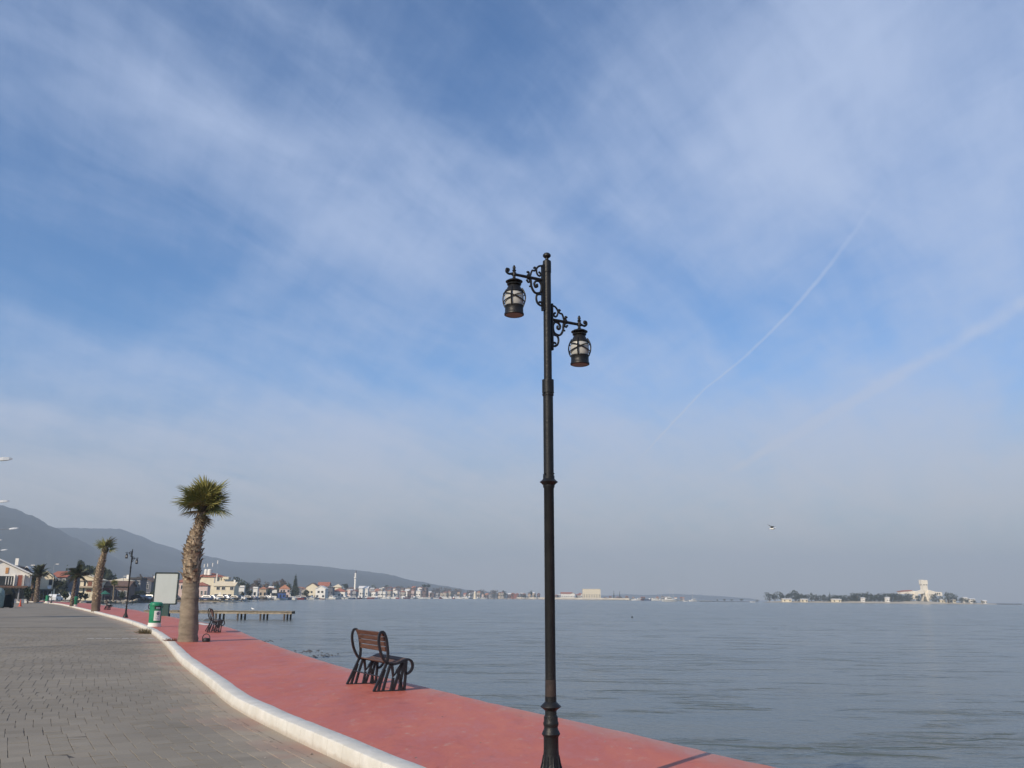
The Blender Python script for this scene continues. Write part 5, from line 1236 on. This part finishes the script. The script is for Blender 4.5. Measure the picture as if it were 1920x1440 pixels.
p = sight(1256, 1126, 850); boat('white motor sailer with two masts anchored in open water', p.x, 850, 15.5, R(12), M_HULL, 12.5, True, None)
MB_t = MB().tube([(3.4, 0, 1.5), (3.4, 0, 12)], [.12, .07], 6).build('mast', M_FRAME, bpy.data.objects[[o.name for o in bpy.data.objects if o.get('label', '').startswith('white motor sailer')][0]])
p = sight(1299, 1124.5, 980); boat('white yacht with one tall thin mast, right of the two-master', p.x, 980, 10, R(200), M_HULL, 12, True, None)
p = sight(1240, 1121, 1180); boat('distant yacht with a thin mast, left of the two-master', p.x, 1180, 10, R(20), M_HULL, 13, True, None)
p = sight(1285, 1124, 960); boat('tiny white boat between the two-master and the tall masted yacht', p.x, 960, 5, R(170), M_HULL, 0, False, None)
p = sight(1411, 1127, 880); boat('tiny white boat lying off the left end of the island', p.x, 880, 5, R(175), M_HULL, 0, False, None)

# ------------------------------------------------------------------ the island with its tower
IY = 960
def ix(px): return sight(px, 1128, IY).x
b = MB(); nx, ny = 60, 9; xa, xb = ix(1432), ix(1856)
for i in range(nx + 1):
    for j in range(ny + 1):
        u, v = i / nx, j / ny; x = xa + (xb - xa) * u; wd = 45 * (math.sin(math.pi * min(1, max(0, u))) ** .45) + 2
        y = IY - 12 + (v - .12) * wd * 2; e = math.sin(math.pi * v) ** .7 * math.sin(math.pi * (.03 + .94 * u)) ** .4
        b.v.append((x, y + 3 * mnoise.noise(Vector((x * .03, 0, 0))), -.9 + e * (2.2 + 1.5 * mnoise.noise(Vector((x * .02, y * .03, 0))) + (3.4 * math.exp(-((u - .70) / .1) ** 2)) * v)))
for i in range(nx):
    for j in range(ny): b.f.append((i * (ny + 1) + j, (i + 1) * (ny + 1) + j, (i + 1) * (ny + 1) + j + 1, i * (ny + 1) + j + 1))
isl = b.build('island', mat('island_sand', (.44, .39, .30), .95, .2, .05), smooth=True); tag(isl, kind='structure')
# low spit left of the island
b = MB(); xs = [ix(1330) + (ix(1440) - ix(1330)) * i / 24 for i in range(25)]
for i, x in enumerate(xs):
    z = -.1 + .5 * abs(mnoise.noise(Vector((x * .08, 3, 0)))); b.v += [(x, IY + 28, -.9), (x, IY + 40, z), (x, IY + 60, -.9)]
for i in range(24):
    for k in range(2): b.f.append((i * 3 + k, i * 3 + 3 + k, i * 3 + 4 + k, i * 3 + 1 + k))
tag(b.build('spit_land', M_ROCKD), kind='structure')
IT = [(1512, 1114, 14), (1538, 1115, 14), (1552, 1116, 13), (1562, 1116, 14), (1575, 1115.5, 15), (1589, 1115, 16), (1602, 1113, 16), (1615, 1112, 16), (1628, 1112, 16), (1641, 1113, 16), (1656, 1112, 17), (1671, 1112, 17), (1685, 1113, 16), (1699, 1115, 15), (1470, 1114, 13), (1498, 1113, 14), (1443, 1110, 16), (1453, 1109, 13), (1466, 1108.5, 12), (1480, 1109, 12), (1491, 1104, 20), (1503, 1110, 12), (1522, 1110, 10), (1530, 1113, 12), (1545, 1114, 12), (1556.5, 1110, 6), (1568, 1113, 12), (1582, 1114, 14), (1596, 1113, 14), (1608, 1108.5, 18), (1622, 1108, 16), (1634, 1112, 13), (1648, 1109.5, 18), (1664, 1110, 20), (1678, 1109, 18),
      (1692, 1113, 14), (1705, 1110.5, 16), (1722, 1114, 11), (1735, 1113, 7), (1751, 1113.5, 14), (1764, 1115, 13), (1778, 1108.5, 18), (1789, 1112, 13), (1802, 1119, 10), (1826, 1123, 7), (1812, 1121, 8), (1842, 1126, 6)]
IT.sort()
for i, (x, yt, w_) in enumerate(IT):
    kd_ = 'conifer' if w_ <= 7 and x < 1800 else 'bush'
    tree('hazy dark tree on the island, %s from the left there' % ORD[i], x, yt, 1126, IY + rr.uniform(0, 14) + (12 if 1690 < x < 1770 else 0) - (10 if x > 1700 else 0), w_ * 1.1, kd_, M_PINE, 340, 'trees on the island', zb=.2)
for i, (x, yt, w_) in enumerate(((1345, 1123.5, 6), (1358, 1122, 7), (1372, 1123, 6), (1390, 1122.5, 10), (1420, 1123.5, 8))):
    tree('low dark bush on the spit left of the island, %s from the left' % ORD[i], x, yt, 1126.5, IY + 40, w_, 'round', M_PINE, 140, 'bushes on the spit', zb=-.3)
# the tower and its halls
T0 = sight(1735, 1124, IY + 22); TY = IY + 22
def tz(py): return sight(1735, py, TY).z - .5
def tx(px): return sight(px, 1110, TY).x - T0.x
t = thing('tower_building', 'pale building with square flared tower and arches on the island', 'building', (T0.x, TY, .5))
CW = wallm('pale_cream', (.76, .70, .58))
MB().prism([(tx(1730.5), 0), (tx(1741.5), 0), (tx(1740), tz(1098)), (tx(1741.3), tz(1095)), (tx(1741.3), tz(1088)), (tx(1729.5), tz(1087)), (tx(1729.5), tz(1095)), (tx(1731.5), tz(1098))], 0, 6.5).build('tower', CW, t)
for x in (1733.7, 1738.3): MB().box((tx(x), -.05, tz(1096.6)), (1.5, .3, .9)).build('window', M_GLASS, t)
for s_, P in ((0, [(1731, 1106), (1716, 1110), (1713, 1124), (1717, 1124), (1720, 1114.5), (1731, 1112.5)]), (1, [(1741, 1106), (1753, 1109.5), (1748, 1118), (1742.5, 1124), (1739, 1124), (1737, 1113)])):
    MB().prism([(tx(a), tz(c)) for a, c in P], -2, 7.).build('buttress', CW, t)
MB().prism([(tx(1690), tz(1114)), (tx(1731), tz(1114)), (tx(1731), tz(1109.5)), (tx(1712), tz(1108)), (tx(1690), tz(1110))], 2, 10).build('wing', CW, t)
MB().prism([(tx(1689), tz(1110)), (tx(1712), tz(1108.2)), (tx(1712), tz(1106.6)), (tx(1700), tz(1107)), (tx(1689), tz(1109))], 1.6, 10.4).build('wing_roof', ROOFS['red'], t)
MB().prism([(tx(1741), tz(1117)), (tx(1768), tz(1117)), (tx(1768), tz(1110)), (tx(1741), tz(1108.5))], 2.2, 9.8).build('wing', CW, t)
for x in (1755, 1759, 1763): MB().box((tx(x), 2.1, tz(1113)), (1.2, .3, 1.6)).build('window', M_GLASS, t)
for x0, x1, y0, lab in ((1468, 1484, 1123.5, 'long low white beach pavilion at the left end of the island'), (1503, 1514, 1124, 'low pale pavilion on the island beach, second from the left'), (1561, 1577, 1124, 'long pale pavilion on the island beach below the slim conifer'), (1617, 1622, 1121.6, 'tiny white hut near the middle of the island beach'), (1662, 1668, 1120.5, 'small white hut among the island trees'), (1766, 1773, 1124.5, 'white hut on the beach just right of the tower'), (1780, 1792, 1124, 'white open shelter on the island beach, right of the tower'), (1808, 1814, 1121, 'white house on the right part of the island'), (1819, 1828, 1123.5, 'white house near the right end of the island'), (1844, 1850, 1126.5, 'tiny white hut at the right tip of the island')):
    house(lab, x0, x1, y0, y0 - 1, IY - 6, 'white' if x0 > 1600 and x0 < 1700 or x0 > 1800 else 'cream', 'side', 'white', 5, (2, 1), 'white huts on the island', detail=False, cat='hut', name='beach_hut', zb=-.2)
b = MB(); 
for i in range(46):
    q = sight(1853 + 62 * i / 45, 1131, IY + 4); s_ = rr.uniform(.6, 1.3); b.lathe([(s_, -1), (s_ * 1.15, .1), (s_ * .6, .8)], 6, (q.x + rr.uniform(-.6, .6), IY + 4 + rr.uniform(-2, 2), -.55))
tag(b.build('breakwater', M_ROCKD), 'low dark rock breakwater off the right tip of the island', 'breakwater'); bpy.data.objects['breakwater']['kind'] = 'stuff'

# ------------------------------------------------------------------ hills
M_HILL = mat('wooded_hill', (.022, .032, .026), .95, .35, .006, col2=(.05, .056, .045), detail=9)
def hill(name, prof, D, foot, back, rows=16, fuzz=3., step=6):
    b = MB(); xs = []; x = prof[0][0]
    while x <= prof[-1][0]: xs.append(x); x += step
    def yy(x):
        for (a, ya), (c, yc) in zip(prof, prof[1:]):
            if a <= x <= c: f = (x - a) / (c - a); f = f * f * (3 - 2 * f) * .5 + f * .5; return ya + (yc - ya) * f
        return prof[-1][1]
    tot = rows + 4
    for x in xs:
        p = sight(x, yy(x), D); zt = max(.5, p.z)
        for j in range(tot):
            if j < rows: f = j / (rows - 1); Y = foot + (D - foot) * f; z = zt * (f ** 1.15 * .75 + .25 * f * f * (3 - 2 * f))
            else: f = (j - rows + 1) / 4; Y = D + (back - D) * f; z = zt * (1 - f) ** 1.3
            X = p.x / D * Y
            z += (.09 * zt * mnoise.fractal(Vector((X * .0022, Y * .0022, D)), .9, 2., 5) * math.sin(math.pi * min(1, j / rows)) + fuzz * mnoise.noise(Vector((X * .06, Y * .06, 0))) * min(1, zt / 40) * (1 if j else 0))
            b.v.append((X, Y, max(z, -.5) - .5))
    for i in range(len(xs) - 1):
        for j in range(tot - 1): b.f.append((i * tot + j, (i + 1) * tot + j, (i + 1) * tot + j + 1, i * tot + j + 1))
    tag(b.build(name, M_HILL, smooth=True), kind='structure')
hill('near_hill', [(-420, 1010), (-300, 968), (-160, 938), (-60, 938), (0, 946), (30, 954), (60, 967), (100, 988), (140, 1008), (190, 1032), (240, 1056), (300, 1082), (350, 1104), (380, 1113)], 2500, 1300, 3200)
hill('ridge_hill', [(-250, 1005), (60, 990), (110, 989.5), (170, 991), (225, 991.5), (260, 1003), (300, 1020), (345, 1033), (400, 1045), (440, 1053), (520, 1056), (600, 1061), (660, 1068), (720, 1075), (780, 1089), (830, 1098), (880, 1106), (950, 1113), (1010, 1119)], 3600, 1900, 4600)
hill('far_hill', [(1060, 1121), (1100, 1116), (1140, 1116.5), (1170, 1114), (1215, 1115.5), (1260, 1113), (1300, 1115), (1340, 1117), (1400, 1121), (1420, 1124)], 5400, 4700, 5900)

# ------------------------------------------------------------------ hazy air
hm = bpy.data.materials.new('haze_air'); hm.use_nodes = True; ht = hm.node_tree
ht.nodes.remove(ht.nodes['Principled BSDF']); pv = ht.nodes.new('ShaderNodeVolumePrincipled'); ht.links.new(pv.outputs[0], ht.nodes['Material Output'].inputs['Volume'])
pv.inputs['Color'].default_value = (.63, .745, .87, 1); pv.inputs['Density'].default_value = HAZE_DENSITY; pv.inputs['Anisotropy'].default_value = .0
hz = MB().box((0, 2925, 154), (9760, 7000, 314)).build('haze', hm); tag(hz, kind='stuff')
